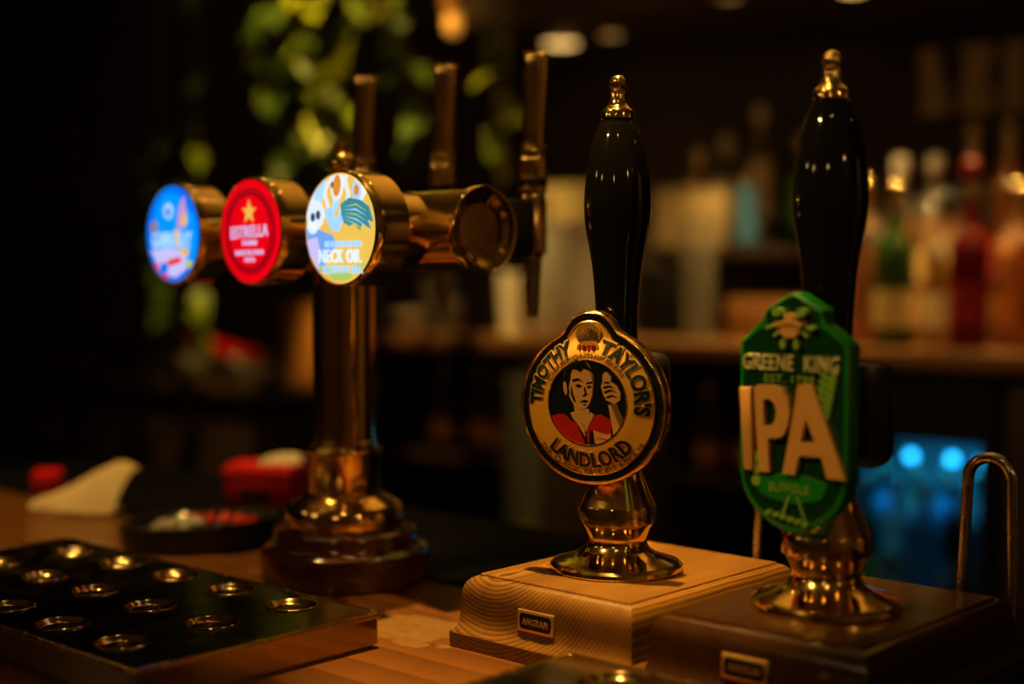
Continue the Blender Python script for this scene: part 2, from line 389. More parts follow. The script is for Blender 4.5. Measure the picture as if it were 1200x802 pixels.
bm, rr = loft([o3(.0068, -.002), o3(.0069, .0008), o3(.0078, .0012), o3(.0084, .0004)]); obj('inner_rim', bm, M['gold_rim'], badge1)
# field between rim and portrait
n = 144; base = badge_outline(n, .0080); rows = []
for q in range(13):
    f = q / 12; row = []
    for k in range(n):
        t = 2 * math.pi * k / n; ix, iy = IC[0] + IR * math.cos(t), IC[1] + IR * math.sin(t)
        x, y = base[k][0] * (1 - f) + ix * f, base[k][1] * (1 - f) + iy * f
        row.append((x, y, dome(x, y)))
    rows.append(row)
bm, rr = loft(rows); obj('gold_field', bm, M['tan_gold'], badge1, sharp=60)
ring = lambda r, w_: [(IC[0] + r * math.cos(2 * math.pi * k / 96), IC[1] + r * math.sin(2 * math.pi * k / 96), w_) for k in range(96)]
bm, _ = loft([ring(IR + .0008, .0050), ring(IR + .0006, .0062), ring(IR - .0002, .0062), ring(IR - .0006, .0040)]); obj('portrait_ring', bm, M['gold_rim'], badge1)
bm, rr = loft([ring(IR, .0044), ring(.0001, .0044)]); obj('portrait_ground', bm, M['black_enamel'], badge1)
for txt, rad, a0, a1, h, top, m_, bo, dz in (
        ('TIMOTHY', .0364, 181, 109, .0102, True, 'letter_green', .034, .0016), ("TAYLOR'S", .0364, 75, -12, .0102, True, 'letter_green', .030, .0016),
        ('LANDLORD', .0445, 224, 318, .0108, False, 'letter_green', .030, .0016),
        ('CHAMPIONSHIP BEERS', .0318, 152, 33, .0032, True, 'dark_brown_ink', .003, .0005), ('THE CLASSIC PALE ALE ABV 4.3%', .0492, 216, 326, .0036, False, 'dark_brown_ink', .003, .0005)):
    obj('lettering', arc_text(txt, rad, a0, a1, h, -.001, dz, bo, top, IC if top else (0, .0015), dome), M[m_], badge1)
    if dz > .001:
        obj('lettering_edge', arc_text(txt, rad - (.0004 if top else -.0004), a0 + .3, a1 - .3, h + .0008, -.001, dz * .62, bo + .035, top, IC if top else (0, .0015), dome), M['emboss_gold'], badge1)
# sheaf emblem and date in the lobe
em = bmesh.new()
for k in range(-5, 6):
    t = R(90 - k * 16); c0 = (0, .0465); d = (math.cos(t), math.sin(t)); nx, ny = -d[1], d[0]
    L_ = .0085 - abs(k) * .0002
    prism([(c0[0] + nx * .0003, c0[1] + ny * .0003), (c0[0] - nx * .0003, c0[1] - ny * .0003), (c0[0] + d[0] * L_ - nx * .00045, c0[1] + d[1] * L_ - ny * .00045), (c0[0] + d[0] * (L_ + .0008), c0[1] + d[1] * (L_ + .0008)), (c0[0] + d[0] * L_ + nx * .00045, c0[1] + d[1] * L_ + ny * .00045)], .0005, .0036, em)
obj('sheaf', em, M['dark_brown_ink'], badge1)
obj('sheaf_ground', prism(ellipse(0, .0505, .0094, .0088), .0002, .0026), M['emboss_gold'], badge1)
obj('date', flat_text('1858', -.0062, .0062, .0392, .0044, .001, .0048, .02), M['coat_red'], badge1)
obj('date_panel', prism(ellipse(0, .0410, .0086, .0052), .0006, .0040), M['tan_gold'], badge1)
# portrait relief: man in a red coat raising a hand
def port(pts, w1, m_, name):
    q = [(((x - 297.5) / 3.083 / .9) * .00064 + IC[0], -((y - 405.4) / 3.083) * .00064 + IC[1]) for x, y in pts]
    obj(name, prism(q, .0042, w1), M[m_], badge1)
port([(220, 330), (223, 296), (238, 269), (264, 256), (294, 261), (309, 283), (309, 297), (318, 310), (320, 345), (316, 385), (306, 411), (300, 420), (246, 402), (236, 384)], .0050, 'emboss_gold', 'hair_outline')
port([(170, 452), (192, 446), (215, 443), (228, 452), (240, 466), (262, 478), (288, 546), (255, 541), (228, 525), (205, 505), (185, 480)], .0052, 'coat_red', 'coat')
port([(308, 452), (318, 446), (340, 443), (362, 455), (376, 466), (374, 500), (368, 520), (345, 533), (318, 541), (298, 546), (291, 500)], .0052, 'coat_red', 'coat')
port([(248, 395), (285, 425), (302, 425), (304, 465), (292, 485), (272, 470), (256, 440)], .0053, 'skin_tan', 'neck')
port([(243, 300), (252, 290), (266, 292), (277, 300), (290, 288), (304, 292), (314, 315), (318, 345), (313, 385), (303, 410), (290, 426), (272, 428), (255, 415), (243, 395), (238, 370), (236, 335), (238, 300)], .0058, 'skin_tan', 'face')
port([(218, 335), (229, 338), (232, 370), (226, 381), (219, 365)], .0056, 'skin_tan', 'ear')
port([(222, 330), (226, 298), (240, 272), (264, 259), (292, 264), (306, 284), (306, 296), (290, 289), (277, 301), (266, 293), (252, 291), (245, 305), (243, 326), (237, 350), (239, 374), (233, 377), (231, 350), (229, 335)], .0061, 'black_enamel', 'hair')
for p in ([(250, 326), (270, 321), (286, 333), (270, 329), (252, 335)], [(296, 336), (316, 332), (317, 338), (298, 342)], [(258, 346), (272, 341), (283, 349), (270, 354)], [(298, 349), (313, 346), (313, 352), (300, 355)],
          [(288, 352), (292, 352), (299, 377), (290, 384), (280, 380), (291, 375)], [(272, 402), (290, 394), (304, 399), (292, 405)], [(281, 410), (298, 409), (290, 414)], [(246, 345), (252, 375), (262, 405), (252, 398), (244, 372)]):
    port(p, .0061, 'black_enamel', 'face_line')
port([(240, 440), (255, 434), (268, 462), (288, 488), (289, 522), (266, 480), (250, 462)], .0056, 'skin_tan', 'collar')
port([(308, 436), (319, 446), (302, 480), (292, 505), (287, 482)], .0056, 'skin_tan', 'collar')
port([(344, 350), (350, 332), (350, 312), (358, 300), (368, 303), (379, 320), (376, 332), (395, 345), (408, 370), (406, 395), (386, 407), (362, 396), (352, 378)], .0056, 'skin_tan', 'hand')
for p in ([(352, 350), (374, 344), (392, 356), (372, 350), (354, 356)], [(354, 366), (376, 358), (397, 370), (376, 364), (357, 372)], [(360, 384), (380, 376), (400, 386), (380, 382), (364, 389)], [(352, 333), (370, 332), (376, 337), (360, 338)]):
    port(p, .0060, 'black_enamel', 'finger_line')
port([(374, 400), (390, 394), (418, 468), (408, 486), (398, 470)], .0055, 'dark_brown_ink', 'sleeve')
port([(366, 410), (376, 412), (402, 480), (398, 505), (382, 522), (376, 470)], .0054, 'skin_tan', 'sleeve')
port([(316, 497), (335, 505), (362, 512), (374, 505), (371, 530), (345, 540), (322, 543)], .0057, 'skin_tan', 'jug')
port([(304, 500), (313, 497), (318, 543), (303, 547)], .0057, 'black_enamel', 'face_line')
port([(330, 522), (360, 526), (360, 529), (330, 525)], .0060, 'coat_red', 'face_line')

# tall green badge ---------------------------------------------------
gm = face_mtx((-.0005, -.0440, .1815), 0, 0)
half = [(0, -.0760), (.0070, -.0752), (.0150, -.0722), (.0240, -.0665), (.0315, -.0590), (.0365, -.0500), (.0388, -.0400), (.0388, .0425), (.0380, .0440), (.0208, .0560), (.0206, .0635), (.0200, .0645), (.0030, .0742), (0, .0748)]
gout = half + [(-x, y) for x, y in half[-2:0:-1]]
badge2 = obj('badge', prism(gout, -.0150, -.0012, bev=.0016), M['clip_edge_green'], pump2, mtx=gm, sharp=30)
gin = [(x * .93, y * .955 + .001) for x, y in gout]
obj('green_field', prism(gin, -.003, -.0008), M['clip_green'], badge2)
def gpx(pts, w): return [((850 + x / 4.01 - 927) * .000621 + .6 * w, (482 - (440 + y / 4.01)) * .000532) for x, y in pts]
WI = .0038
for pts in ([(60, 64), (116, 58), (128, 458), (84, 458)],):
    obj('letter_i', prism(gpx(pts, WI), -.001, WI, bev=.0007), M['ipa_gold'], badge2)
# P with its counter
po = [(133, 62), (150, 46), (215, 42), (262, 58), (292, 100), (301, 160), (292, 230), (268, 280), (240, 294), (190, 296), (200, 300), (208, 458), (160, 458), (150, 330)]
pi = [(176, 112), (205, 110), (228, 128), (239, 165), (234, 205), (220, 232), (180, 238)]
def holed(outer, inner, w0, w1):
    bm = bmesh.new(); loops = []
    for pts in (outer, inner):
        a = [bm.verts.new((x, y, w1)) for x, y in pts]; loops.append(a)
    es = [bm.edges.new((l[k], l[(k + 1) % len(l)])) for l in loops for k in range(len(l))]
    bmesh.ops.triangle_fill(bm, edges=es, use_beauty=True)
    top = list(bm.faces)
    r = bmesh.ops.extrude_face_region(bm, geom=top)
    for v in [g for g in r['geom'] if isinstance(g, bmesh.types.BMVert)]: v.co.z = w0
    return bm
obj('letter_p', holed(gpx(po, WI), gpx(pi, WI), -.001, WI), M['ipa_gold'], badge2, sharp=25)
ao = [(335, 38), (352, 28), (392, 26), (404, 36), (553, 458), (474, 458), (446, 362), (345, 366), (328, 458), (270, 458), (315, 200)]
ai = [(374, 190), (418, 296), (352, 302)]
obj('letter_a', holed(gpx(ao, WI), gpx(ai, WI), -.001, WI), M['ipa_gold'], badge2, sharp=25)
obj('lettering', flat_text('GREENE  KING', -.0345, .0335, .0262, .0100, -.001, .0022, .010), M['pale_letter'], badge2)
obj('lettering', flat_text('EST. 1799', -.0190, .0160, .0185, .0048, -.001, .0012, .01), M['pale_green'], badge2)
# crown with crossed arrows
cr = bmesh.new()
for k in (-1, 1):
    prism([(-.0165 * k, .0425), (-.0150 * k, .0398), (.0120 * k, .0620), (.0100 * k, .0640)], -.001, .0022, cr)
    prism(ellipse(.0112 * k, .0620, .0042, .0038, 10), -.001, .0045, cr)
    prism(ellipse(-.0062 * k, .0345, .0026, .0044, 10), -.001, .0035, cr)
    prism(ellipse(-.0185 * k, .0490, .0040, .0020, 10, 15 * k), -.001, .0040, cr)
for v in cr.verts: v.co.x *= .78; v.co.y = .0525 + (v.co.y - .0480) * .72
obj('arrows', cr, M['pale_green'], badge2)
cr = bmesh.new()
prism([(-.0085, .0500), (-.0080, .0440), (-.0040, .0405), (.0040, .0405), (.0080, .0440), (.0085, .0500)], -.001, .0038, cr)
for k in range(5): prism(ellipse(-.0100 + k * .005, .0512 + .0010 * (2 - abs(k - 2)), .0024, .0024, 10), -.001, .0052, cr)
prism(ellipse(0, .0555, .0036, .0048, 12), -.001, .0046, cr)
for v in cr.verts: v.co.x *= .80; v.co.y = .0525 + (v.co.y - .0480) * .78
obj('crown', cr, M['ipa_gold'], badge2); 
# barley ears beside the letters, ribbon and shield lines below
br_ = bmesh.new()
for k in range(7):
    y = -.004 + k * .0043; x = .0215 + k * .0009
    for s_ in (-1, 1): prism(ellipse(x + s_ * .0030, y + .0016, .0040, .0014, 10, s_ * 38), -.001, .0014, br_)
tube([(.0200, -.010, 0), (.0285, .029, .0006)], .0007, 6, br_)
obj('barley_ear', br_, M['pale_green'], badge2)
rb = bmesh.new(); up = [(x * .0029, -.0385 - .0040 + .00006 * (x * x) * -1 + .004) for x in range(-9, 10)]; lo = [(x * .0025, -.0530 - .00006 * x * x * -1 - .004) for x in range(9, -10, -1)]
prism(up + lo, -.001, .0006, rb); obj('ribbon', rb, M['clip_edge_green'], badge2)
obj('lettering', flat_text('SUFFOLK', -.0150, .0150, -.0505, .0060, .0004, .0016, .02), M['pale_green'], badge2)
sh = bmesh.new()
for p in ([(-.0010, -.0520), (.0006, -.0520), (-.0050, -.0670), (-.0066, -.0670)], [(.0045, -.0520), (.0058, -.0520), (.0118, -.0670), (.0104, -.0670)]): prism(p, -.001, .0012, sh)
for k in range(6): prism(ellipse(-.0150 + k * .0052, -.0640 - .0010 * k, .0028, .0016, 8, 20), -.001, .0016, sh)
for k in range(3): prism(ellipse(-.0245, -.030 - k * .0075, .0036, .0034, 10), -.001, .0014, sh)
obj('shield_lines', sh, M['pale_green'], badge2)

# ---------------------------------------------------------------- tap font
font = empty('beer_font', (-.9465, .8155, 0), -2, 'brass tap column with three lit round badges and three tall taps', 'beer taps')
FZ = .302
obj('wooden_base', lathe([(.0715, 0), (.0735, .002), (.0735, .0230), (.0725, .0275), (.0695, .0300), (.0640, .0312), (.0628, .0330), (.0628, .0400), (.0615, .0440), (.0580, .0462), (.0520, .0468)], 72), M['mahogany'], font)
obj('base_flange', lathe([(.0512, .0468), (.0518, .0480), (.0512, .0630), (.0490, .0662)] + smooth_prof([(.0490, .0662), (.0420, .0700), (.0365, .0728), (.0340, .0760)], 3) + [(.0325, .0762)], 72), M['brass'], font)
obj('collar', lathe([(.0315, .0762), (.0315, .1100), (.0322, .1110), (.0322, .1150), (.0312, .1165), (.0285, .1175), (.0285, .1215), (.0275, .1222)], 64), M['brass'], font)
obj('column', lathe([(.0270, .1222), (.0270, FZ - .02)], 64), M['brass'], font)
cb = obj('crossbar', lathe([(.0325, -.170), (.0325, .170)], 64, axis='x'), M['font_brass'], font, (0, 0, FZ))
for s_ in (-1, 1):
    obj('end_cap', lathe([(.0327, s_ * .168), (.0345, s_ * .169), (.0352, s_ * .174), (.0340, s_ * .1775), (.0308, s_ * .1770), (.0270, s_ * .1735), (.0190, s_ * .1690), (.0090, s_ * .1662), (.0001, s_ * .1655)], 64, axis='x'), M['font_brass'], font, (0, 0, FZ))
obj('finial', lathe([(.0190, .3300), (.0195, .3345), (.0165, .3380), (.0110, .3400), (.0075, .3440), (.0070, .3480), (.0098, .3500), (.0098, .3518), (.0080, .3530)] + [(.0118 * math.cos(R(q)), .3625 + .0106 * math.sin(R(q))) for q in range(-50, 60, 12)] + [(.0048, .3718), (.0040, .3745), (.0052, .3775), (.0040, .3805), (.0001, .3815)], 40), M['brass'], font)
# lit medallions
def em_mat(name, c, s=1.): 
    m = mat(name, tuple(.3 * v for v in c), 0, .3, c, s); return m
E = {}
for nme, c, s in (('lit_blue', (.0, .16, .86), 1), ('lit_blue_light', (.0, .30, 1), 1), ('lit_white', (.72, .86, 1), 1.05), ('lit_red', (.80, .0, .006), 1), ('lit_deep_red', (.46, .0, .006), 1), ('lit_dark_red', (.22, .0, .005), 1),
                  ('lit_star', (.85, .50, .07), 1), ('lit_yellow', (.88, .55, .09), 1), ('lit_sky', (.40, .70, 1), 1), ('lit_pale', (.78, .88, .98), 1), ('lit_teal', (.04, .26, .34), 1), ('lit_ink', (.03, .06, .12), 1),
                  ('lit_orange', (.80, .26, .03), 1), ('lit_cobalt', (.18, .38, .88), 1), ('lit_pink', (.60, .30, .62), 1), ('lit_lime', (.45, .60, .12), 1), ('lit_lilac', (.60, .55, .95), 1), ('lit_brown', (.30, .20, .20), 1)):
    E[nme] = em_mat(nme, c, s)
MR = .0418
def med(x, label):
    m = face_mtx((x, -.0646, FZ))
    b = obj('medallion', lathe([(.0300, -.034), (.0300, -.002), (.0440, 0), (.0440, .024), (.0452, .025), (.0452, .0285), (.0440, .0320), (.0425, .0330), (MR, .0318)], 72), M['font_brass'], font, mtx=m)
    tag(b, label); return b
def art(b, pts, lay, m_, name='print'):
    q = []
    for x, y in pts:
        r = math.hypot(x, y); k = min(1, .985 / r) if r > 0 else 1
        q.append((x * k * MR, y * k * MR))
    obj(name, prism(q, .0325, .0330 + lay * .00025), E[m_], b, smooth=False)
def art_text(b, s, u0, u1, v0, h, lay, m_, bold=.006, slope=0.):
    obj('lettering', flat_text(s, u0 * MR, u1 * MR, v0 * MR, h * MR, .0325, .0330 + lay * .00025, bold, 0, slope), E[m_], b, smooth=False)
def face(b, m_): obj('lit_face', lathe([(MR, .0318), (MR - .0004, .0328), (.0001, .0330)], 64), E[m_], b)
# blue
b = med(-.117, 'blue lit round badge'); face(b, 'lit_blue')
art(b, ellipse(-.05, .25, .62, .62), 1, 'lit_blue_light')
art(b, ellipse(.62, -.1, .30, .60), 1, 'lit_blue_light')
art(b, ellipse(-.12, .48, .19, .17), 2, 'lit_sky'); art(b, ellipse(-.12, .46, .08, .09), 3, 'lit_blue')
art(b, ellipse(-.69, .15, .13, .14), 2, 'lit_brown')
art(b, [(.20, .20), (.30, .55), (.45, .78), (.52, .55), (.60, .30), (.50, .12), (.30, .10)], 2, 'lit_pink'); art(b, ellipse(.48, .28, .10, .12), 3, 'lit_star')
art(b, [(-.80, -.35), (-.20, -.30), (.60, -.35), (.50, -.75), (.1, -.92), (-.45, -.80)], 2, 'lit_lilac'); art(b, ellipse(-.3, -.72, .16, .12), 3, 'lit_blue')
art(b, [(.15, .10), (.27, .10), (.30, -.30), (.20, -.30)], 5, 'lit_star')
art(b, ellipse(.65, -.64, .14, .08), 3, 'lit_lime'); art(b, ellipse(.5, -.38, .14, .08), 3, 'lit_star')
art_text(b, 'GAMMA RAY', -.76, .74, -.30, .36, 4, 'lit_sky', .008)
art(b, [(-.15, -.68), (.34, -.60), (.34, -.48), (-.15, -.56)], 4, 'lit_red'); art(b, [(-.70, -.62), (-.50, -.60), (-.55, -.78)], 3, 'lit_red'); art(b, [(-.40, -.86), (-.15, -.84), (-.2, -.95), (-.3, -.95)], 3, 'lit_red')
# red
b = med(0, 'red lit round badge with a gold star'); face(b, 'lit_red')
art(b, ellipse(0, 0, .86, .86, 48), 1, 'lit_deep_red'); art(b, ellipse(0, 0, .66, .70, 48), 2, 'lit_red')
obj('lettering', arc_text('ESTRELLA DAMM BARCELONA', .715 * MR, 172, 8, .09 * MR, .0325, .0338, 0, True), E['lit_dark_red'], b, smooth=False)
obj('lettering', arc_text('ESTRELLA DAMM BARCELONA', .80 * MR, 190, 350, .09 * MR, .0325, .0338, 0, False), E['lit_dark_red'], b, smooth=False)
art(b, [((.24 if k % 2 == 0 else .10) * math.sin(k * math.pi / 5), .38 + (.24 if k % 2 == 0 else .10) * math.cos(k * math.pi / 5)) for k in range(10)], 4, 'lit_star', 'star')
art_text(b, 'ESTRELLA', -.62, .62, -.14, .24, 4, 'lit_lilac', .012, .04)
art_text(b, 'DAMM', -.22, .24, -.27, .10, 4, 'lit_lilac', .012)
art_text(b, 'BARCELONA', -.46, .48, -.47, .10, 4, 'lit_lilac', .012, .02); art_text(b, '1876', -.15, .18, -.60, .09, 4, 'lit_lilac', .012)
# yellow and blue
b = med(.117, 'yellow and pale blue lit round badge with a skull'); face(b, 'lit_yellow')
for k in range(7):
    x0 = -.92 + k * .27; L1, L2 = [], []
    for j in range(9):
        y = .98 - j * .095; x = x0 + .09 * math.sin(j * .9 + k) - .10 * j * .25 + .12
        wd = .058 - .002 * j; L1.append((x - wd, y)); L2.append((x + wd, y))
    art(b, L1 + L2[::-1], 1, 'lit_sky' if k % 2 else 'lit_pale')
art(b, [(-1, .02), (-.55, -.02), (-.20, -.12), (-.05, -.30), (-.30, -.45), (-.45, -.60), (-.35, -.80), (-.6, -.78), (-.9, -.40)], 1, 'lit_cobalt')
art(b, [(-.95, -.2), (-.65, -.15), (-.55, -.45), (-.6, -.75), (-.85, -.5)], 2, 'lit_lilac')
art(b, ellipse(-.05, .78, .17, .28, 20, -8), 3, 'lit_pale'); art(b, ellipse(-.04, .78, .11, .20, 16, -8), 4, 'lit_orange')
art(b, ellipse(-.17, .80, .03, .06), 5, 'lit_ink')
art(b, ellipse(.52, .68, .13, .17), 3, 'lit_sky'); art(b, ellipse(.52, .68, .07, .10), 4, 'lit_orange')
art(b, ellipse(-.70, .27, .25, .27), 3, 'lit_pale', 'skull'); art(b, ellipse(-.78, .05, .15, .14), 3, 'lit_pale', 'skull')
for x, y in ((-.76, .22), (-.60, .26)): art(b, ellipse(x, y, .065, .085), 4, 'lit_ink')
art(b, [(.06, .44), (.30, .55), (.62, .50), (.85, .38), (.97, .10), (.80, .14), (.90, -.02), (.66, .08), (.60, -.04), (.45, .08), (.30, .04), (.15, .10), (.08, .25)], 3, 'lit_teal', 'feathers')
for k in range(5): art(b, [(.14, .38 - k * .05), (.50, .44 - k * .09), (.78, .30 - k * .09), (.50, .41 - k * .09)], 4, 'lit_sky' if k % 2 else 'lit_lime')
art(b, [(-.42, .36), (-.22, .40), (-.10, .16), (.06, .34), (.10, .12), (-.02, -.06), (-.20, -.04), (-.34, .12)], 3, 'lit_sky', 'hand')
art(b, ellipse(.05, -.87, .34, .09), 3, 'lit_lime')
for x in (-.5, .6, .72, -.3): art(b, ellipse(x, -.62 - .2 * (1 - abs(x)), .10, .05), 2, 'lit_lime')
art_text(b, 'BEAVERTOWN', -.40, .62, -.34, .12, 5, 'lit_sky', .008)
art_text(b, 'NECK OIL', -.58, .62, -.62, .25, 5, 'lit_white', .008)
art_text(b, 'SESSION IPA', -.48, .66, -.82, .15, 5, 'lit_sky', .008)
# taps on the far side
def tapz(o_): return o_
for x, lean in ((-.112, 3), (.003, 3), (.119, 2.5)):
    tp = obj('tap', lathe([(.0090, .2820), (.0122, .2860), (.0124, .3300), (.0112, .3330), (.0112, .3360), (.0126, .3375), (.0126, .3420)], 40), M['brass'], font, (x, .114, 0))
    obj('shank', box(-.013, .013, -.086, -.011, .281, .330, .003), M['black_plastic'], tp)
    obj('spout', lathe([(.0050, .2290), (.0054, .2300), (.0070, .2600), (.0082, .2800), (.0090, .2825)], 32), M['steel'], tp)
    obj('grip_ring', lathe([(.0128, .3422), (.0130, .3435), (.0130, .3475), (.0122, .3490)], 40), M['black_gloss'], tp)
    hd = lathe([(.0120, .3490), (.0128, .3500), (.0130, .3640), (.0118, .3730), (.0106, .3760)] + [(.0112, .3772), (.0112, .3790), (.0096, .3800), (.0103, .4000), (.0116, .4300), (.0124, .4520), (.0120, .4562), (.0100, .4580)], 40)
    h = obj('tap_handle', hd, M['brass'], tp)
    h.matrix_local = Matrix.Translation((0, 0, .349)) @ Matrix.Rotation(R(lean), 4, 'Y') @ Matrix.Translation((0, 0, -.349))

# ---------------------------------------------------------------- drip trays
def drip_tray(loc, label):
    t = empty('drip_tray', loc, 0, label, 'drip tray')
    Lx, Ly, H = .425, .2015, .0256
    cols = [Lx / 2 - .063 - .0745 * k for k in range(5)]; rows = [Ly / 2 - .030 - .0705 * k for k in range(3)]
    # perforated top: cells around each hole plus margins
    bm = bmesh.new(); r = .0182; NS = 24
    xe = [-Lx / 2] + sorted([(a + b_) / 2 for a, b_ in zip(cols, cols[1:])]) + [Lx / 2]
    ye = [-Ly / 2] + sorted([(a + b_) / 2 for a, b_ in zip(rows, rows[1:])]) + [Ly / 2]
    cs, rs = sorted(cols), sorted(rows)
    def cell(cx, cy, x0, x1, y0, y1):
        inner, outer = [], []
        for k in range(NS):
            q = 2 * math.pi * k / NS + math.pi / NS * 0; d = (math.cos(q), math.sin(q))
            inner.append(bm.verts.new((cx + r * d[0], cy + r * d[1], H)))
            s_ = min((x1 - cx) / d[0] if d[0] > 1e-6 else 9, (x0 - cx) / d[0] if d[0] < -1e-6 else 9, (y1 - cy) / d[1] if d[1] > 1e-6 else 9, (y0 - cy) / d[1] if d[1] < -1e-6 else 9)
            outer.append(bm.verts.new((cx + s_ * d[0], cy + s_ * d[1], H)))
        for k in range(NS):
            k2 = (k + 1) % NS; bm.faces.new((inner[k], inner[k2], outer[k2], outer[k]))
            a, b_ = outer[k].co, outer[k2].co
            if abs(a.x - b_.x) > 1e-6 and abs(a.y - b_.y) > 1e-6:      # corner triangle
                cxn = x1 if max(a.x, b_.x) > x1 - 1e-6 else x0; cyn = y1 if max(a.y, b_.y) > y1 - 1e-6 else y0
                v = bm.verts.new((cxn, cyn, H)); bm.faces.new((outer[k], outer[k2], v))
    for i, cx in enumerate(cs):
        for j, cy in enumerate(rs): cell(cx, cy, xe[i], xe[i + 1], ye[j], ye[j + 1])
    obj('top_plate', bm, M['tray_metal'], t, smooth=False)
    # rolled lip and sides
    def rr_(hx, hy, cr, z, n=6):
        out = []
        for sx, sy, a0 in ((1, 1, 0), (-1, 1, 90), (-1, -1, 180), (1, -1, 270)):
            for k in range(n + 1):
                q = R(a0 + 90 * k / n); out.append((sx * (hx - cr) + cr * math.cos(q), sy * (hy - cr) + cr * math.sin(q), z))
        return out
    hx, hy = Lx / 2, Ly / 2
    bm, _ = loft([rr_(hx - .0015, hy - .0015, .003, H + .0000), rr_(hx - .0010, hy - .0010, .003, H + .0008), rr_(hx + .0004, hy + .0004, .004, H + .0006), rr_(hx + .0012, hy + .0012, .004, H - .0008), rr_(hx + .0012, hy + .0012, .004, H - .0034), rr_(hx, hy, .004, H - .0040)]); obj('lip', bm, M['brass_aged'], t)
    bm, rg = loft([rr_(hx - .0002, hy - .0002, .004, H - .0030), rr_(hx - .0002, hy - .0002, .004, .0035), rr_(hx - .004, hy - .004, .004, .0018), rr_(hx - .004, hy - .004, .004, 0)]); bm.faces.new(rg[-1]); obj('tray_side', bm, M['tray_metal'], t)
    bmr = lathe([(.0186, -.0002), (.0190, .0006), (.0184, .0010), (.0176, .0004), (.0160, -.0016), (.0150, -.0024), (.0144, -.0026), (.0140, -.0064)], 32, cap=False)
    bmh = lathe([(.0141, -.0058), (.0001, -.0060)], 24)
    first = None
    for cx in cols:
        for cy in rows:
            if first is None:
                first = obj('drain_cup', bmr, M['cup_metal'], t, (cx, cy, H)); fh = obj('drain_hole', bmh, M['hole_dark'], first)
            else:
                c = obj('drain_cup', first.data, None, t, (cx, cy, H)); obj('drain_hole', fh.data, None, c)
    return t
TX, TY = .425 / 2, .2015 / 2
drip_tray((-.7490 - TX, .678 - TY, 0), 'perforated brass drip tray at the left, in front of the tap column')
drip_tray((-.5800 + TX, .687 - TY, 0), 'perforated brass drip tray peeping in at the bottom, in front of the pump blocks')

# ---------------------------------------------------------------- bent metal hoops behind the pump blocks
def hoop(x, label):
    t = empty('metal_hoop', (x, .938, -.0005), 0, label, 'hoop', 'metal hoops behind the pump blocks')
    r = .0157; top = .142 - r; pts = [(-r - .006, 0, .004), (-r - .004, 0, .04), (-r, 0, top)] + [(-r * math.cos(R(q)), 0, top + r * math.sin(R(q))) for q in range(10, 180, 10)] + [(r, 0, top), (r + .002, 0, .04), (r + .002, 0, .004)]
    obj('bar', tube(pts, .0040, 14), M['steel'], t)
    for sx in (-r - .006, r + .002): obj('foot', lathe([(.009, 0), (.009, .003), (.005, .005)], 20), M['steel'], t, (sx, 0, 0))
hoop(-.4140, 'bent metal hoop standing behind the dark pump block at the right')
hoop(-.5815, 'bent metal hoop behind the oak pump block, half hidden by the green badge')

# ---------------------------------------------------------------- things on the bar
def copyset(o, spots_, label, cat, group):
    for k, (l, rz) in enumerate(spots_):
        c = o if k == 0 else o.copy()
        if k: C.objects.link(c)
        c.location = l; c.rotation_euler = (R(20 * (k % 3)), 0, R(rz)); tag(c, label, cat, group)
dish = empty('sweet_dish', (-1.165, .815, 0), 58, 'shallow black oval dish of sweets on the bar beside the napkin', 'dish')
def oval_loft(rows, seg=48):
    bm, rg = loft([[(a * math.cos(2 * math.pi * k / seg), b * math.sin(2 * math.pi * k / seg), z + tl * math.cos(2 * math.pi * k / seg)) for k in range(seg)] for a, b, z, tl in rows]); bm.faces.new(rg[0]); bm.faces.new(rg[-1]); return bm
obj('bowl', oval_loft([(.068, .050, 0, 0), (.072, .054, .002, 0), (.076, .058, .024, .003), (.0755, .0575, .0265, .003), (.0725, .0545, .0265, .003), (.068, .050, .016, .002), (.060, .042, .0135, .001)]), M['black_plastic'], dish)
dm = Matrix.Translation(dish.location) @ Matrix.Rotation(R(58), 4, 'Z')
cb_ = lathe([(.0001, -.0048), (.0045, -.0036), (.0065, 0), (.0045, .0036), (.0001, .0048)], 14)
cand = obj('red_sweet', cb_, M['red_candy']); cl = obj('clear_sweet', lathe([(.0001, -.0046), (.0044, -.0034), (.0060, 0), (.0044, .0034), (.0001, .0046)], 14), M['clear_candy'])
def inner(ps, z): return [(tuple(dm @ Vector((x, y, z))), 37 * i) for i, (x, y) in enumerate(ps)]
copyset(cand, inner([(.052, .000), (.040, .014), (.028, .026), (.040, -.014), (.026, .008), (.014, .030), (.012, .016), (.000, .034), (-.012, .036)], .0215), 'small shiny red sweet in the black dish', 'sweet', 'red sweets in the black dish')
copyset(cl, inner([(-.030, .018), (-.018, .020), (-.004, .018), (-.036, .004), (-.024, .006), (-.010, .004), (-.040, -.010), (-.027, -.008), (.002, .004), (-.014, -.012)], .0205), 'small pale clear sweet in the black dish', 'sweet', 'clear sweets in the black dish')
# napkin
nk = empty('paper_napkin', (-1.420, .842, 0), 42.5, 'crumpled cream paper napkin lying on the bar', 'napkin')
def sheet(f, nu, nv, th=.0012):
    bm = bmesh.new(); top = [[bm.verts.new(f(i / nu, j / nv)) for j in range(nv + 1)] for i in range(nu + 1)]
    for i in range(nu):
        for j in range(nv): bm.faces.new((top[i][j], top[i + 1][j], top[i + 1][j + 1], top[i][j + 1]))
    bmesh.ops.solidify(bm, geom=list(bm.faces), thickness=th); return bm
def nap(u, v):
    wd = .012 + .040 * u; x = -.060 + .100 * u + .016 * v * u; y = (v - .5) * wd * 1.2
    z = .004 + (.006 + .050 * u ** .9) * math.sin(math.pi * .56 * v) * (1 - .25 * max(0, u - .85) / .15) + .0025 * math.sin(7 * u + 3 * v)
    return (x, y, z)
obj('top_fold', sheet(nap, 16, 12), M['napkin'], nk)
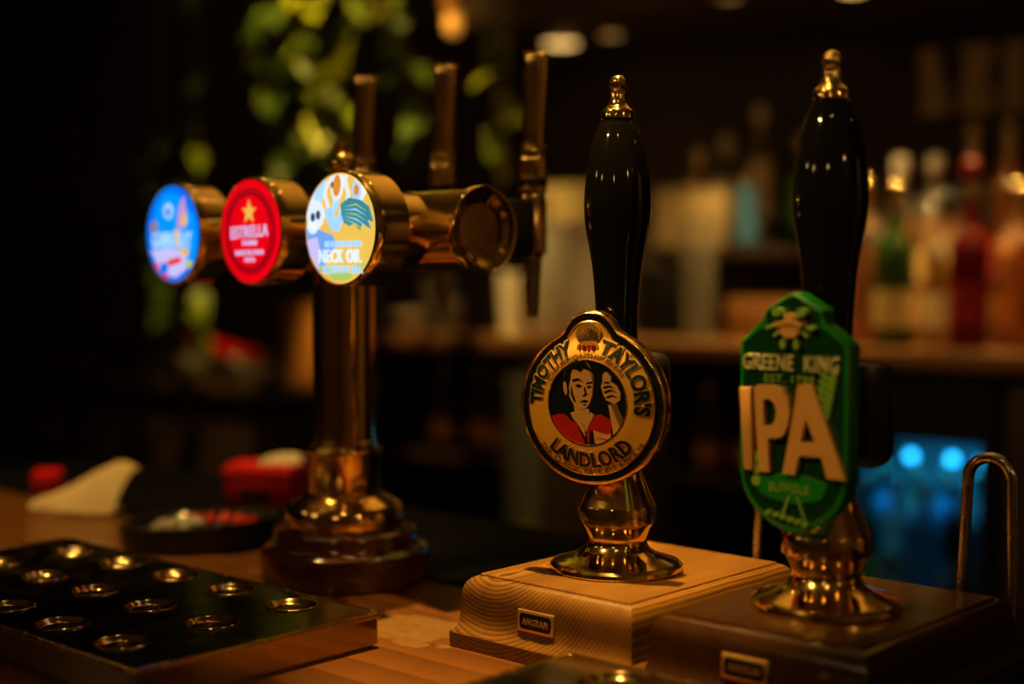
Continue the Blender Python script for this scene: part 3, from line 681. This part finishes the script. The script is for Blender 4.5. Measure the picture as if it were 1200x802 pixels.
obj('bottom_fold', sheet(lambda u, v: (-.040 + .078 * u, -.030 + .05 * v, .0016 + .0035 * math.sin(math.pi * u) * (1 - v)), 12, 6), M['napkin'], nk)
# red box with folded paper on top
rbx = empty('red_box', (-1.330, 1.025, -.0005), 30, 'red box standing behind the black sweet dish', 'box')
bm = box(-.042, .042, -.028, .028, 0, .046, .005)
obj('case', bm, M['red_plastic'], rbx); obj('case_rim', box(-.0435, .0435, -.0295, .0295, .034, .040, .002), M['red_plastic'], rbx)
obj('slot', box(-.020, .016, -.0296, -.0270, .006, .018), M['black_plastic'], rbx)
pp = empty('folded_paper', (-1.317, 1.035, .0457), 45, 'folded white paper slip on top of the red box', 'paper')
obj('sheet', sheet(lambda u, v: ((u - .5) * .05, (v - .5) * .03, .0012 + .008 * abs(math.sin(2.4 * u)) * v), 10, 6), M['white_paper'], pp)
obj('sheet', sheet(lambda u, v: ((u - .5) * .046 + .002, (v - .5) * .030, .0012), 2, 2, .001), M['white_paper'], pp)
rc = empty('red_carton', (-1.575, .885, 0), 40, 'small red carton behind the cream napkin at the far left', 'box')
obj('case', box(-.016, .016, -.012, .012, 0, .026, .002), M['red_plastic'], rc); obj('flap', box(-.016, .016, -.003, .0125, .0262, .0280, .0006), M['red_plastic'], rc)

# ---------------------------------------------------------------- back bar
bc = empty('back_counter', BU_LOC, BU_RZ, 'brown wooden back counter with dark cabinets along the wall', 'counter')
obj('worktop', box(-.86, 1.30, -.02, .50, .105, .137, .004), M['counter_wood'], bc)
for x in (-.85, -.50, -.15, .13, .50, .90, 1.27): obj('divider', box(x - .009, x + .009, .02, .48, -1.05, .104), M['dark_board'], bc)
obj('back_panel', box(-.85, 1.28, .485, .50, -1.05, .104), M['dark_board'], bc)
for x0, x1, m_ in ((-.49, -.405, 'steel_panel'), (-.395, -.16, 'dark_board'), (.51, .89, 'dark_board'), (.91, 1.26, 'dark_board')):
    d = obj('cabinet_door', box(x0, x1, -.004, .014, -1.02, .085, .003), M[m_], bc); obj('door_knob', lathe([(.004, .004), (.004, -.012), (.010, -.016), (.008, -.024), (.0001, -.025)], 16, axis='y'), M['brass_aged'], d, (x1 - .03, 0, -.25))
for x0, x1 in ((-.84, -.51), (-.14, .12)): obj('shelf', box(x0 - .0005, x1 + .0005, .03, .48, -.135, -.120), M['dark_board'], bc)
obj('rear_step', box(-.10, 1.25, .20, .48, .1372, .215, .003), M['counter_wood'], bc)
lc = empty('low_counter', BU_LOC, BU_RZ, 'lower dark counter at the left holding white dishes', 'counter')
obj('worktop', box(-2.40, -.87, -.02, .50, -.03, 0, .004), M['dark_board'], lc)
obj('carcass', box(-2.38, -.88, .02, .50, -1.08, -.031), M['dark_board'], lc)
for k in range(3): obj('cabinet_door', box(-2.37 + k * .5, -1.89 + k * .5, 0, .018, -1.05, -.05, .003), M['dark_board'], lc)
ws = empty('wall_shelf', BU_LOC, BU_RZ, 'dark wooden shelf on the wall above the back counter', 'shelf')
obj('board', box(-.36, .02, .20, .52, .295, .315, .002), M['dark_board'], ws)
for x in (-.33, -.01): obj('bracket', prism([(0, 0), (.20, 0), (0, -.06)], -.006, .006), M['black_plastic'], ws, mtx=Matrix(((0, 0, 1, x), (-1, 0, 0, .52), (0, 1, 0, .2945), (0, 0, 0, 1))))
# gantry with lamps over the back bar
ga = empty('gantry', (BU_LOC[0], BU_LOC[1], .785), BU_RZ, 'dark wooden gantry hanging above the back counter', 'gantry')
obj('canopy', box(-.95, 1.30, .02, .52, 0, .05, .004), M['dark_board'], ga); obj('fascia', box(-.95, 1.30, -.004, .016, -.02, .09, .004), M['dark_board'], ga)
for x in (-.8, .2, 1.2): obj('hanger', box(x - .015, x + .015, .26, .29, .0505, CEIL - .786), M['dark_board'], ga)
PUCKS = [(-.56, .30, 'left of the round-badge pump handle', 1.), (-.43, .30, 'above the middle bottles', .6), (-.03, .06, 'over the wall shelf', .8), (.18, .14, 'over the left spirit bottles', 1), (.45, .14, 'over the red-necked bottle', 1), (.80, .14, 'at the right end of the gantry', 1)]
for x, y, where, p in PUCKS:
    t = empty('puck_lamp', BU(x, y, .7845), 0, 'small round puck lamp under the gantry, ' + where, 'light')
    if where.startswith('left of'): t.scale = (1.6, 1.6, 1.6)
    obj('ring', lathe([(.032, 0), (.033, -.006), (.028, -.010), (.026, -.004)], 24, cap=False), M['brass_aged'], t)
    obj('lens', lathe([(.0255, -.004), (.022, -.010), (.0001, -.012)], 24), M['puck_glow' if p > .9 else 'puck_dim'], t)
    spot(*BU(x, y, .770), 26 * p, 80, BU(x, y - .02, .1), .028, (1, .64, .20), .5)
for x, lab in ((-.55, 'left'), (.15, 'middle'), (.75, 'right')):  # unseen lamps added to brighten the ceiling that the brass reflects
    t = empty('uplighter', BU(x, .12, .8355), BU_RZ, lab + ' small uplighter on top of the gantry', 'light')
    obj('cup', lathe([(.030, 0), (.040, .05), (.037, .05), (.028, .012)], 24, cap=False), M['brass_aged'], t); obj('lens', lathe([(.029, .014), (.020, .022), (.0001, .024)], 24), M['puck_glow'], t)
    spot(*BU(x, .12, .875), 32, 120, BU(x, .0, 2), .03)
# sign letters on the back wall
def letter_L(): return [(0, 0), (.062, 0), (.062, .040), (.054, .040), (.048, .016), (.030, .016), (.030, .118), (.040, .122), (.040, .132), (0, .132), (0, .122), (.009, .118), (.009, .014), (0, .010)]
def letter_E(): return [(0, 0), (.064, 0), (.064, .040), (.056, .040), (.050, .016), (.031, .016), (.031, .058), (.044, .058), (.046, .046), (.053, .046), (.053, .086), (.046, .086), (.044, .074), (.031, .074), (.031, .116), (.049, .116), (.054, .094), (.062, .094), (.062, .132), (0, .132), (0, .122), (.009, .118), (.009, .014), (0, .010)]
def letter_I(): return [(0, 0), (.040, 0), (.040, .010), (.031, .014), (.031, .118), (.040, .122), (.040, .132), (0, .132), (0, .122), (.009, .118), (.009, .014), (0, .010)]
def letter_G():
    o_ = [(.055 + .055 * math.cos(R(q)), .066 + .068 * math.sin(R(q))) for q in range(40, 321, 14)]; i_ = [(.055 + .034 * math.cos(R(q)), .066 + .050 * math.sin(R(q))) for q in range(320, 39, -14)]
    return o_ + [(.106, .062), (.060, .062), (.060, .050), (.080, .050)] + i_
sg = empty('wall_sign', BU(.16, .528, .585), BU_RZ, 'dark sign board with worn cream serif letters on the back wall', 'sign')
obj('board', box(-.05, .62, -.016, -.0005, -.03, .165, .002), M['dark_board'], sg)
for f_, x in ((letter_L, .015), (letter_E, .100), (letter_I, .186), (letter_G, .242)):
    obj('letter', prism(f_(), 0, .008), M['sign_cream'], sg, mtx=face_mtx((x, -.016, 0)))

# ---- bottles
def gmat(name, c, tr=.85, rough=.05): return mat(name, c, 0, rough, trans=tr, ior=1.45)
G = {'clear': gmat('glass_clear', (.85, .82, .70), .92), 'amber': gmat('glass_amber', (.85, .40, .06)), 'green': gmat('glass_green', (.05, .17, .02), .75), 'brown': gmat('glass_brown', (.22, .07, .015), .7), 'dark': gmat('glass_dark', (.03, .025, .02), .3), 'blue': gmat('glass_blue', (.05, .25, .45), .5), 'red': gmat('glass_red', (.26, .008, .004), .5)}
LQ = {'amber': mat('spirit_amber', (.78, .24, .012), 0, .2, trans=.35), 'gold': mat('spirit_gold', (.80, .38, .025), 0, .2, trans=.35), 'red': mat('spirit_red', (.22, .006, .003), 0, .2, trans=.2), 'brown': mat('spirit_brown', (.25, .08, .015), 0, .2, trans=.2)}
LB = {'cream': mat('label_cream', (.60, .42, .15), 0, .6), 'red': mat('label_red', (.26, .006, .005), 0, .5), 'white': mat('label_white', (.66, .54, .32), 0, .6), 'green': mat('label_green', (.10, .30, .03), 0, .5), 'black': mat('label_black', (.02, .018, .015), 0, .5), 'orange': mat('label_orange', (.70, .28, .03), 0, .5), 'blue': mat('label_blue', (.04, .13, .24), 0, .5)}
def bottle(loc, h, r, glass, liquid, lab, cap, label, neck=.34, lv=.55, name='spirit_bottle', lz=(.12, .34), group=None, cat='bottle'):
    t = empty(name, loc, 0, label, cat, group); nr = r * .36
    hs = h * (1 - neck)
    pr = [(r * .92, 0), (r, .006), (r, hs * .86)] + smooth_prof([(r, hs * .86), (r * .93, hs * .95), (nr * 1.5, hs * 1.06), (nr, hs * 1.16)], 3) + [(nr, h * .90), (nr * 1.18, h * .905), (nr * 1.18, h * .925), (nr, h * .93)]
    obj('glass', lathe(pr, 28), G[glass], t)
    if liquid:
        zl = hs * lv / .62 if lv < .9 else hs * .84
        obj('spirit', lathe([(r * .88, .006), (r * .93, .010), (r * .93, min(zl, hs * .85)), (.0001, min(zl, hs * .85))], 24), LQ[liquid], t)
    if lab: obj('label', lathe([(r * 1.012, h * lz[0]), (r * 1.012, h * lz[1])], 28, cap=False), LB[lab], t)
    if cap:
        obj('cap', lathe([(nr * 1.15, h * .88), (nr * 1.22, h * .885), (nr * 1.22, h * .965)] + [(nr * 1.22 * math.cos(R(q)), h * .965 + h * .035 * math.sin(R(q))) for q in range(20, 91, 14)], 20), M[cap] if cap in M else LB[cap], t)
        obj('neck_foil', lathe([(nr * 1.02, h * .80), (nr * 1.10, h * .81), (nr * 1.16, h * .835), (nr * 1.10, h * .86), (nr * 1.02, h * .87)], 20, cap=False), M['foil'], t)  # foil band added so the necks catch lamp glints
    return t
# front row at the right, standing on the counter
T = .1375
for x, y, h, r, gl, lq, lb, cp, neck, lab in (
    (.222, .10, .300, .040, 'clear', 'amber', None, 'cap_gold', .30, 'squat clear bottle of amber spirit beside the green pump handle'),
    (.296, .06, .290, .036, 'green', 'gold', 'cream', 'cap_gold', .36, 'green-shouldered bottle with a cream label and gold cap'),
    (.365, .12, .270, .039, 'clear', 'gold', 'white', 'black_plastic', .36, 'clear bottle of golden spirit with a broad white label'),
    (.427, .055, .320, .034, 'red', 'red', 'red', 'red', .40, 'slim red bottle with a red cap among the spirits'),
    (.482, .135, .285, .037, 'clear', 'amber', 'orange', 'cap_gold', .34, 'amber bottle with an orange label right of the slim red one'),
    (.540, .06, .280, .038, 'amber', 'amber', None, 'red', .34, 'amber bottle with a red cap at the right edge'),
    (.618, .12, .290, .037, 'clear', 'gold', 'cream', 'cap_gold', .34, 'golden bottle just beyond the right edge'),
): bottle(BU(x, y, T), h, r * .97, gl, lq, lb, cp, lab, neck)
T2 = .2155
for x, h, r, gl, lq, lb, cp, lab in (
    (.205, .275, .036, 'clear', 'amber', None, 'ceramic', 'pale-capped amber bottle on the rear step behind the squat one'),
    (.273, .275, .036, 'clear', 'gold', 'cream', 'ceramic', 'pale-capped golden bottle on the rear step'),
    (.342, .335, .033, 'dark', None, 'black', 'cap_gold', 'tall dark bottle with a gold cap on the rear step'),
    (.409, .330, .033, 'brown', 'brown', 'red', 'cap_gold', 'tall brown bottle with a red label on the rear step'),
    (.478, .280, .035, 'brown', 'amber', 'orange', 'black_plastic', 'black-capped brown bottle on the rear step'),
    (.545, .290, .035, 'amber', 'amber', None, 'cap_gold', 'unlabelled amber bottle at the end of the rear step'),
): bottle(BU(x, .33, T2), h, r * .94, gl, lq, lb, cp, lab)
# a wall-shelf row
TS = .3155
for x, y, h, r, gl, lq, lb, cp, lab in (
    (-.245, .36, .215, .028, 'brown', 'brown', 'cream', 'cap_gold', 'brown bottle behind the cream cartons on the shelf'),
    (-.185, .37, .240, .030, 'clear', None, 'white', 'grey_tub', 'pale grey bottle behind the cream cartons on the shelf'),
    (-.112, .37, .300, .026, 'clear', None, 'white', 'white_paper', 'tall clear bottle with a white cap on the shelf'),
    (-.080, .245, .180, .023, 'dark', None, 'blue', 'black_plastic', 'slim bottle with a blue label at the shelf end'),
    (-.036, .40, .240, .028, 'green', None, 'green', 'cap_gold', 'green bottle at the right end of the shelf'),
): bottle(BU(x, y, TS), h, r, gl, lq, lb, cp, lab, lz=(.06, .66) if lb == 'blue' else (.2, .6))
def carton(x0, x1, y0, y1, z, h, m_, label, rz=0):
    t = empty('carton', BU((x0 + x1) / 2, (y0 + y1) / 2, z), BU_RZ + rz, label, 'box'); a, b_ = (x1 - x0) / 2, (y1 - y0) / 2
    obj('case', box(-a, a, -b_, b_, 0, h - .003, .002), M[m_], t); obj('lid', box(-a - .001, a + .001, -b_ - .001, b_ + .001, h - .0028, h + .004, .001), M[m_], t)
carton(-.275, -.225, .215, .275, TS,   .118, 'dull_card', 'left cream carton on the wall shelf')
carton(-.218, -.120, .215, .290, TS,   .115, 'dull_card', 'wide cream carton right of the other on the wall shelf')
# counter middle and left
tub = empty('white_tub', BU(-.435, .14, T), BU_RZ, 'tall pale grey tub on the back counter behind the taps', 'tub')
obj('body', lathe([(.072, 0), (.075, .004), (.083, .225), (.081, .227)], 48), M['grey_tub'], tub); obj('rim', lathe([(.084, .222), (.0865, .224), (.0865, .232), (.083, .233)], 48), M['grey_tub'], tub)
for k, (dx, hh) in enumerate(((-.045, .070), (.035, .072))):
    carton(-.435 + dx - .038, -.435 + dx + .036, .105, .175, T + .2335, hh, 'cream_card', ('left' if k == 0 else 'right') + ' small cream carton on top of the grey tub')
carton(-.685, -.600, .10, .20, T, .095, 'dark_board', 'dark brown box on the back counter left of the grey tub')
def tumbler(x, y, z, h, r, m_, label, name='glass_tumbler', group=None):
    t = empty(name, BU(x, y, z), 0, label, 'glass', group)
    obj('bowl', lathe([(r * .78, 0), (r * .80, .003), (r, h), (r * .95, h), (r * .76, .008), (.0001, .008)], 28), m_, t); obj('foot_ring', lathe([(r * .80, .0005), (r * .86, .003), (r * .82, .008)], 28, cap=False), m_, t)
tumbler(-.545, .10, T, .130, .034, M['ceramic'], 'white beaker left of the grey tub on the back counter')
tumbler(-.785, .14, T, .120, .036, G['clear'], 'clear tumbler on the back counter behind the middle tap')
tumbler(-.118, .12, T, .230, .036, G['clear'], 'tall clear glass vase on the back counter between the two pump handles')
carton(-.285, -.170, .16, .26, T, .130, 'black_plastic', 'black box on the back counter right of the round-badge pump')
def bowl(x, y, z, r, h, label, group=None):
    t = empty('white_bowl', BU(x, y, z), 0, label, 'bowl', group)
    obj('bowl', lathe([(r * .5, 0), (r * .55, .004), (r * .85, h * .5), (r, h), (r * .96, h), (r * .8, h * .52), (.0001, h * .3)], 32), M['ceramic'], t); obj('foot', lathe([(r * .48, .0004), (r * .54, .003), (r * .5, .005)], 24, cap=False), M['ceramic'], t)
bowl(-.80, .30, T, .060, .065, 'white bowl at the rear of the back counter')
bowl(-.812, .07, T, .042, .045, 'small white bowl at the left end of the back counter')
carton(-1.215, -1.085, .10, .22, .0005, .190, 'amber_box', 'orange brown box on the low counter beside the tap column')
for x, y, r, lab in ((-1.520, .10, .055, 'left white bowl on the low counter under the red cloth'), (-1.40, .14, .055, 'middle white bowl on the low counter under the red cloth'), (-1.285, .06, .050, 'right white bowl on the low counter by the orange box')): bowl(x, y, .0005, r, .052, lab)
rcl = empty('red_cloth', BU(-1.40, .09, .056), BU_RZ, 'folded red cloth lying across the white bowls', 'cloth')
obj('fold', sheet(lambda u, v: (-.125 + .25 * u, -.045 + .09 * v, .052 - .045 * u + .006 * math.sin(3 * v + 4 * u)), 14, 8, .010), M['red_plastic'], rcl); obj('hem', tube([(-.12, -.046, .047), (0, -.046, .026), (.12, -.046, .004)], .006, 8), M['red_plastic'], rcl)
# niche glasses and bottles under the counter
for x, y, lab in ((-.735, .10, 'left amber beer bottle on the dark under-counter shelf'), (-.650, .12, 'middle amber beer bottle on the dark under-counter shelf'), (-.580, .09, 'right amber beer bottle on the dark under-counter shelf')):
    bottle(BU(x, y, -.1195), .185, .026, 'brown', None, 'orange', 'emboss_gold', lab, name='beer_bottle')
for x, y, lab in ((-.085, .10, 'left brown bottle in the dark niche between the pumps'), (-.020, .13, 'right brown bottle in the dark niche between the pumps')):
    bottle(BU(x, y, -.1195), .170, .026, 'brown', None, 'orange', 'emboss_gold', lab, name='beer_bottle')

# ---- blue lit bottle fridge
fr = empty('bottle_fridge', BU(0, 0, -1.09), BU_RZ, 'glass fronted bottle fridge glowing blue under the back counter', 'fridge')
FX0, FX1 = .145, .488; ZF = 1.09
def fpart(n_, b_, m_): return obj(n_, b_, m_, fr, (0, 0, ZF))
fpart('side_panel', box(FX0, FX0 + .012, .02, .46, -1.085, .100), M['black_plastic']); fpart('side_panel', box(FX1 - .012, FX1, .02, .46, -1.085, .100), M['black_plastic'])
fpart('liner', box(FX0 + .0125, FX1 - .0125, .45, .46, -1.085, .0), mat('fridge_liner', (.10, .13, .15), 0, .5))
fpart('top_panel', box(FX0 + .0125, FX1 - .0125, .02, .46, -.002, .100), M['black_plastic']); fpart('kick_plate', box(FX0 + .0125, FX1 - .0125, .02, .46, -1.085, -.95), M['black_plastic'])
for z in (-.31, -.63): fpart('shelf', box(FX0 + .013, FX1 - .013, .05, .445, z - .006, z), M['steel'])
dr = bmesh.new()
for a in ((FX0, FX0 + .020, -.94, .098), (FX1 - .020, FX1, -.94, .098), (FX0 + .0205, FX1 - .0205, -.018, .098), (FX0 + .0205, FX1 - .0205, -.94, -.90)): box(a[0], a[1], -.004, .0185, a[2], a[3], .002, 1, dr)
door = fpart('door', dr, M['black_plastic'])
obj('glass_pane', box(FX0 + .0205, FX1 - .0205, .006, .010, -.90, -.0185), mat('pane_glass', (.9, .95, .95), 0, .02, trans=1, ior=1.1), door)
obj('door_handle', tube([(FX0 + .01, -.004, -.2), (FX0 + .01, -.03, -.21), (FX0 + .01, -.03, -.39), (FX0 + .01, -.004, -.40)], .005, 10), M['steel'], door)
fpart('light_strip', box(FX0 + .03, FX1 - .03, .40, .415, -.020, -.0025), mat('strip_glow', (.2, .6, 1), 0, .5, (.03, .36, .80), 5.))
for x in (.330, .402, .455): fpart('led', lathe([(.0001, -.009), (.008, -.006), (.0095, 0), (.007, .007), (.0001, .009)], 16), M['led_cyan']).location = (x, .06, ZF - .052)  # small glowing cyan beads near the fridge top
l = bpy.data.lights.new('fridge_light', 'AREA'); l.shape = 'RECTANGLE'; l.size = .26; l.size_y = .02; l.energy = 1.3; l.color = (.02, .50, 1)
o = bpy.data.objects.new('fridge_light', l); C.objects.link(o); o.location = BU(.31, .24, -.012); o.rotation_euler = (0, 0, R(BU_RZ))
for k, (x, y, gl, lb) in enumerate(((.232, .10, 'green', 'green'), (.286, .11, 'clear', 'blue'), (.340, .10, 'blue', None), (.394, .11, 'dark', 'blue'), (.446, .10, 'blue', 'blue'), (.205, .26, 'blue', None), (.265, .27, 'clear', 'white'), (.325, .26, 'blue', 'blue'), (.385, .27, 'clear', None), (.445, .26, 'dark', 'blue'))):
    nm = ('front', 'back')[k > 4]; p = ('leftmost', 'second', 'third', 'fourth', 'rightmost')[k % 5]
    bottle(BU(x, y, -.3095), .215, .0255, gl, None, lb, 'steel', f'{p} beer bottle of the {nm} row in the blue fridge', name='beer_bottle')

# ---------------------------------------------------------------- trailing plants
def leaf_mesh(name, m_, L_=.078, W_=.052, seed=0):
    bm = bmesh.new(); n = 6; rows_ = []
    for i in range(n + 1):
        u = i / n; wd = W_ / 2 * (math.sin(math.pi * min(1, u ** .72)) ** .8 if 0 < u < 1 else 0) + .0004
        z = -.022 * u * u + .006 * u
        rows_.append([bm.verts.new((s_ * wd, u * L_, z + (.006 if s_ else 0) * (wd / (W_ / 2)))) for s_ in (-1, 0, 1)])
    for a, b_ in zip(rows_, rows_[1:]):
        for k in range(2): bm.faces.new((a[k], a[k + 1], b_[k + 1], b_[k]))
    bmesh.ops.solidify(bm, geom=list(bm.faces), thickness=.0007)
    me = bpy.data.meshes.new(name); bmesh.ops.recalc_face_normals(bm, faces=bm.faces); bm.to_mesh(me); bm.free(); me.shade_smooth(); me.materials.append(m_); return me
LM = [leaf_mesh('leaf', M['leaf']), leaf_mesh('leaf', M['leaf_dark']), leaf_mesh('leaf', M['leaf_bright'], .088, .050)]
def vine(t, pts, per, wts, spread=.05, rng=random):
    pts = [Vector(p) for p in pts]
    obj('stem', tube(pts, .0028, 6), M['stem'], t)
    for a, b_ in zip(pts, pts[1:]):
        nn = max(1, int((b_ - a).length / per))
        for k in range(nn):
            p = a.lerp(b_, (k + rng.random()) / nn)
            o_ = obj('leaf', rng.choices(LM, wts)[0], None, t)
            q = 180 + rng.uniform(-95, 95)
            o_.location = p; s_ = rng.uniform(.7, 1.15); o_.scale = (s_, s_, s_)
            o_.rotation_euler = (R(rng.uniform(-75, -15)), R(rng.uniform(-25, 25)), R(q))
rg = random.Random(11)
pl = empty('trailing_plant', BU(-.80, -.16, CEIL), BU_RZ, 'bright green leafy plant trailing down behind the tap column', 'plant')
Zc = -CEIL
for pts, per, wt in (
    ([(-.10, 0, 0), (-.13, 0, Zc + .95), (-.17, -.03, Zc + .82), (-.20, -.02, Zc + .70), (-.17, .0, Zc + .60)], .030, (3, 3, 2)),
    ([(0, 0, 0), (-.02, -.02, Zc + .90), (-.06, -.04, Zc + .74), (-.03, -.03, Zc + .60), (.02, 0, Zc + .48)], .022, (3, 1, 4)),
    ([(.08, .02, 0), (.09, .0, Zc + .88), (.05, -.02, Zc + .74), (.04, -.03, Zc + .62), (.01, 0, Zc + .50)], .020, (3, 2, 3)),
    ([(.16, .03, 0), (.17, .0, Zc + .86), (.16, .02, Zc + .70), (.20, .03, Zc + .58), (.22, .0, Zc + .50)], .030, (2, 5, 0)),
    ([(-.03, .0, Zc + .66), (-.12, -.02, Zc + .54), (-.18, -.01, Zc + .44), (-.22, 0, Zc + .37)], .024, (3, 3, 1)),
    ([(-.06, .04, Zc + .62), (-.10, .04, Zc + .50), (-.14, .02, Zc + .40), (-.16, .03, Zc + .34)], .024, (3, 3, 1)),
): vine(pl, pts, per * .8, wt, rng=rg)
pl2 = empty('trailing_plant', BU(-1.30, -.10, CEIL), BU_RZ, 'dim trailing plant at the far left beside the blue badge', 'plant')
for pts, per, wt in (
    ([(0, 0, 0), (.02, 0, Zc + .80), (.03, -.02, Zc + .66), (.0, 0, Zc + .52), (-.03, .02, Zc + .40)], .040, (1, 5, 0)),
    ([(-.10, 0, 0), (-.11, 0, Zc + .70), (-.14, -.01, Zc + .52), (-.12, 0, Zc + .32), (-.09, 0, Zc + .16), (-.11, 0, Zc + .05)], .040, (1, 5, 0)),
    ([(-.03, .02, Zc + .40), (.0, .02, Zc + .26), (-.02, 0, Zc + .12), (.02, 0, Zc + .03)], .040, (2, 5, 0)),
): vine(pl2, pts, per, wt, rng=rg)
pl3 = empty('trailing_plant', BU(-.44, -.10, CEIL), BU_RZ, 'single thin plant stem hanging between the middle and right taps', 'plant')
vine(pl3, [(.03, 0, 0), (.02, 0, Zc + .66)], .30, (0, 1, 0), rng=rg); vine(pl3, [(.02, 0, Zc + .66), (.01, -.01, Zc + .54), (0, -.01, Zc + .50)], .018, (1, 0, 3), rng=rg)
spot(*BU(-.62, -.52, CEIL - .035), 220, 46, BU(-.82, -.16, .62), .03, (1, .66, .16), .7)
t = empty('ceiling_downlight', BU(-.62, -.52, CEIL), 0, 'round brass ceiling downlight over the trailing plant', 'light')
obj('bezel', lathe([(.046, 0), (.048, -.006), (.040, -.012), (.034, -.010), (.034, -.002)], 24, cap=False), M['brass_aged'], t); obj('lens', lathe([(.0335, -.004), (.030, -.007), (.0001, -.008)], 24), M['lamp_glow'], t)
# ---------------------------------------------------------------- pendants
def pendant(x, y, z, label, glow, e=0):  # bare bulbs added out of view for fill and brass reflections
    t = empty('pendant_lamp', (x, y, CEIL), 0, label, 'light'); dz = z - CEIL
    obj('cord', tube([(0, 0, 0), (0, 0, dz + .10)], .003, 8), M['black_plastic'], t); obj('rose', lathe([(.04, 0), (.04, -.012), (.01, -.02)], 20), M['brass_aged'], t)
    obj('socket', lathe([(.012, dz + .115), (.018, dz + .110), (.020, dz + .060), (.016, dz + .055)], 24), M['brass_aged'], t)
    obj('bulb', lathe([(.013, dz + .056), (.018, dz + .040)] + [(.038 * math.cos(R(q)), dz + .038 * math.sin(R(q))) for q in range(55, -90, -15)] + [(.0001, dz - .038)], 24), glow, t)
    if e:
        l_ = bpy.data.lights.new('pendant_light', 'POINT'); l_.energy = e; l_.color = WARM; l_.shadow_soft_size = .039
        o_ = bpy.data.objects.new('pendant_light', l_); C.objects.link(o_); o_.location = (x, y, z + .0)
pendant(-2.4, -.9, .95, 'bare globe bulb pendant lamp over the left drinking tables', M['bulb_glow'], 9)
pendant(-1.5, -1.5, .95, 'bare globe bulb pendant lamp over the middle drinking tables', M['bulb_glow'], 9)
pendant(.35, -1.3, .95, 'bare globe bulb pendant lamp over the right drinking tables', M['bulb_glow'], 9)
pendant(1.3, .3, .95, 'bare globe bulb pendant lamp at the right end of the bar', M['bulb_glow'], 10)
ap = empty('amber_pendant', BU(-.535, -.12, CEIL), 0, 'small amber glass pendant glowing above the middle tap', 'light')
obj('cord', tube([(0, 0, 0), (0, 0, .86 - CEIL)], .002, 6), M['black_plastic'], ap); obj('shade', lathe([(.012, .86 - CEIL), (.022, .85 - CEIL), (.024, .79 - CEIL), (.018, .775 - CEIL)], 24), mat('amber_shade', (.5, .2, .03), 0, .4), ap)
obj('bulb', lathe([(.013, .776 - CEIL), (.017, .755 - CEIL), (.013, .735 - CEIL), (.0001, .728 - CEIL)], 16), mat('amber_glow', (1, .5, .1), 0, .5, (.9, .35, .04), .6), ap)
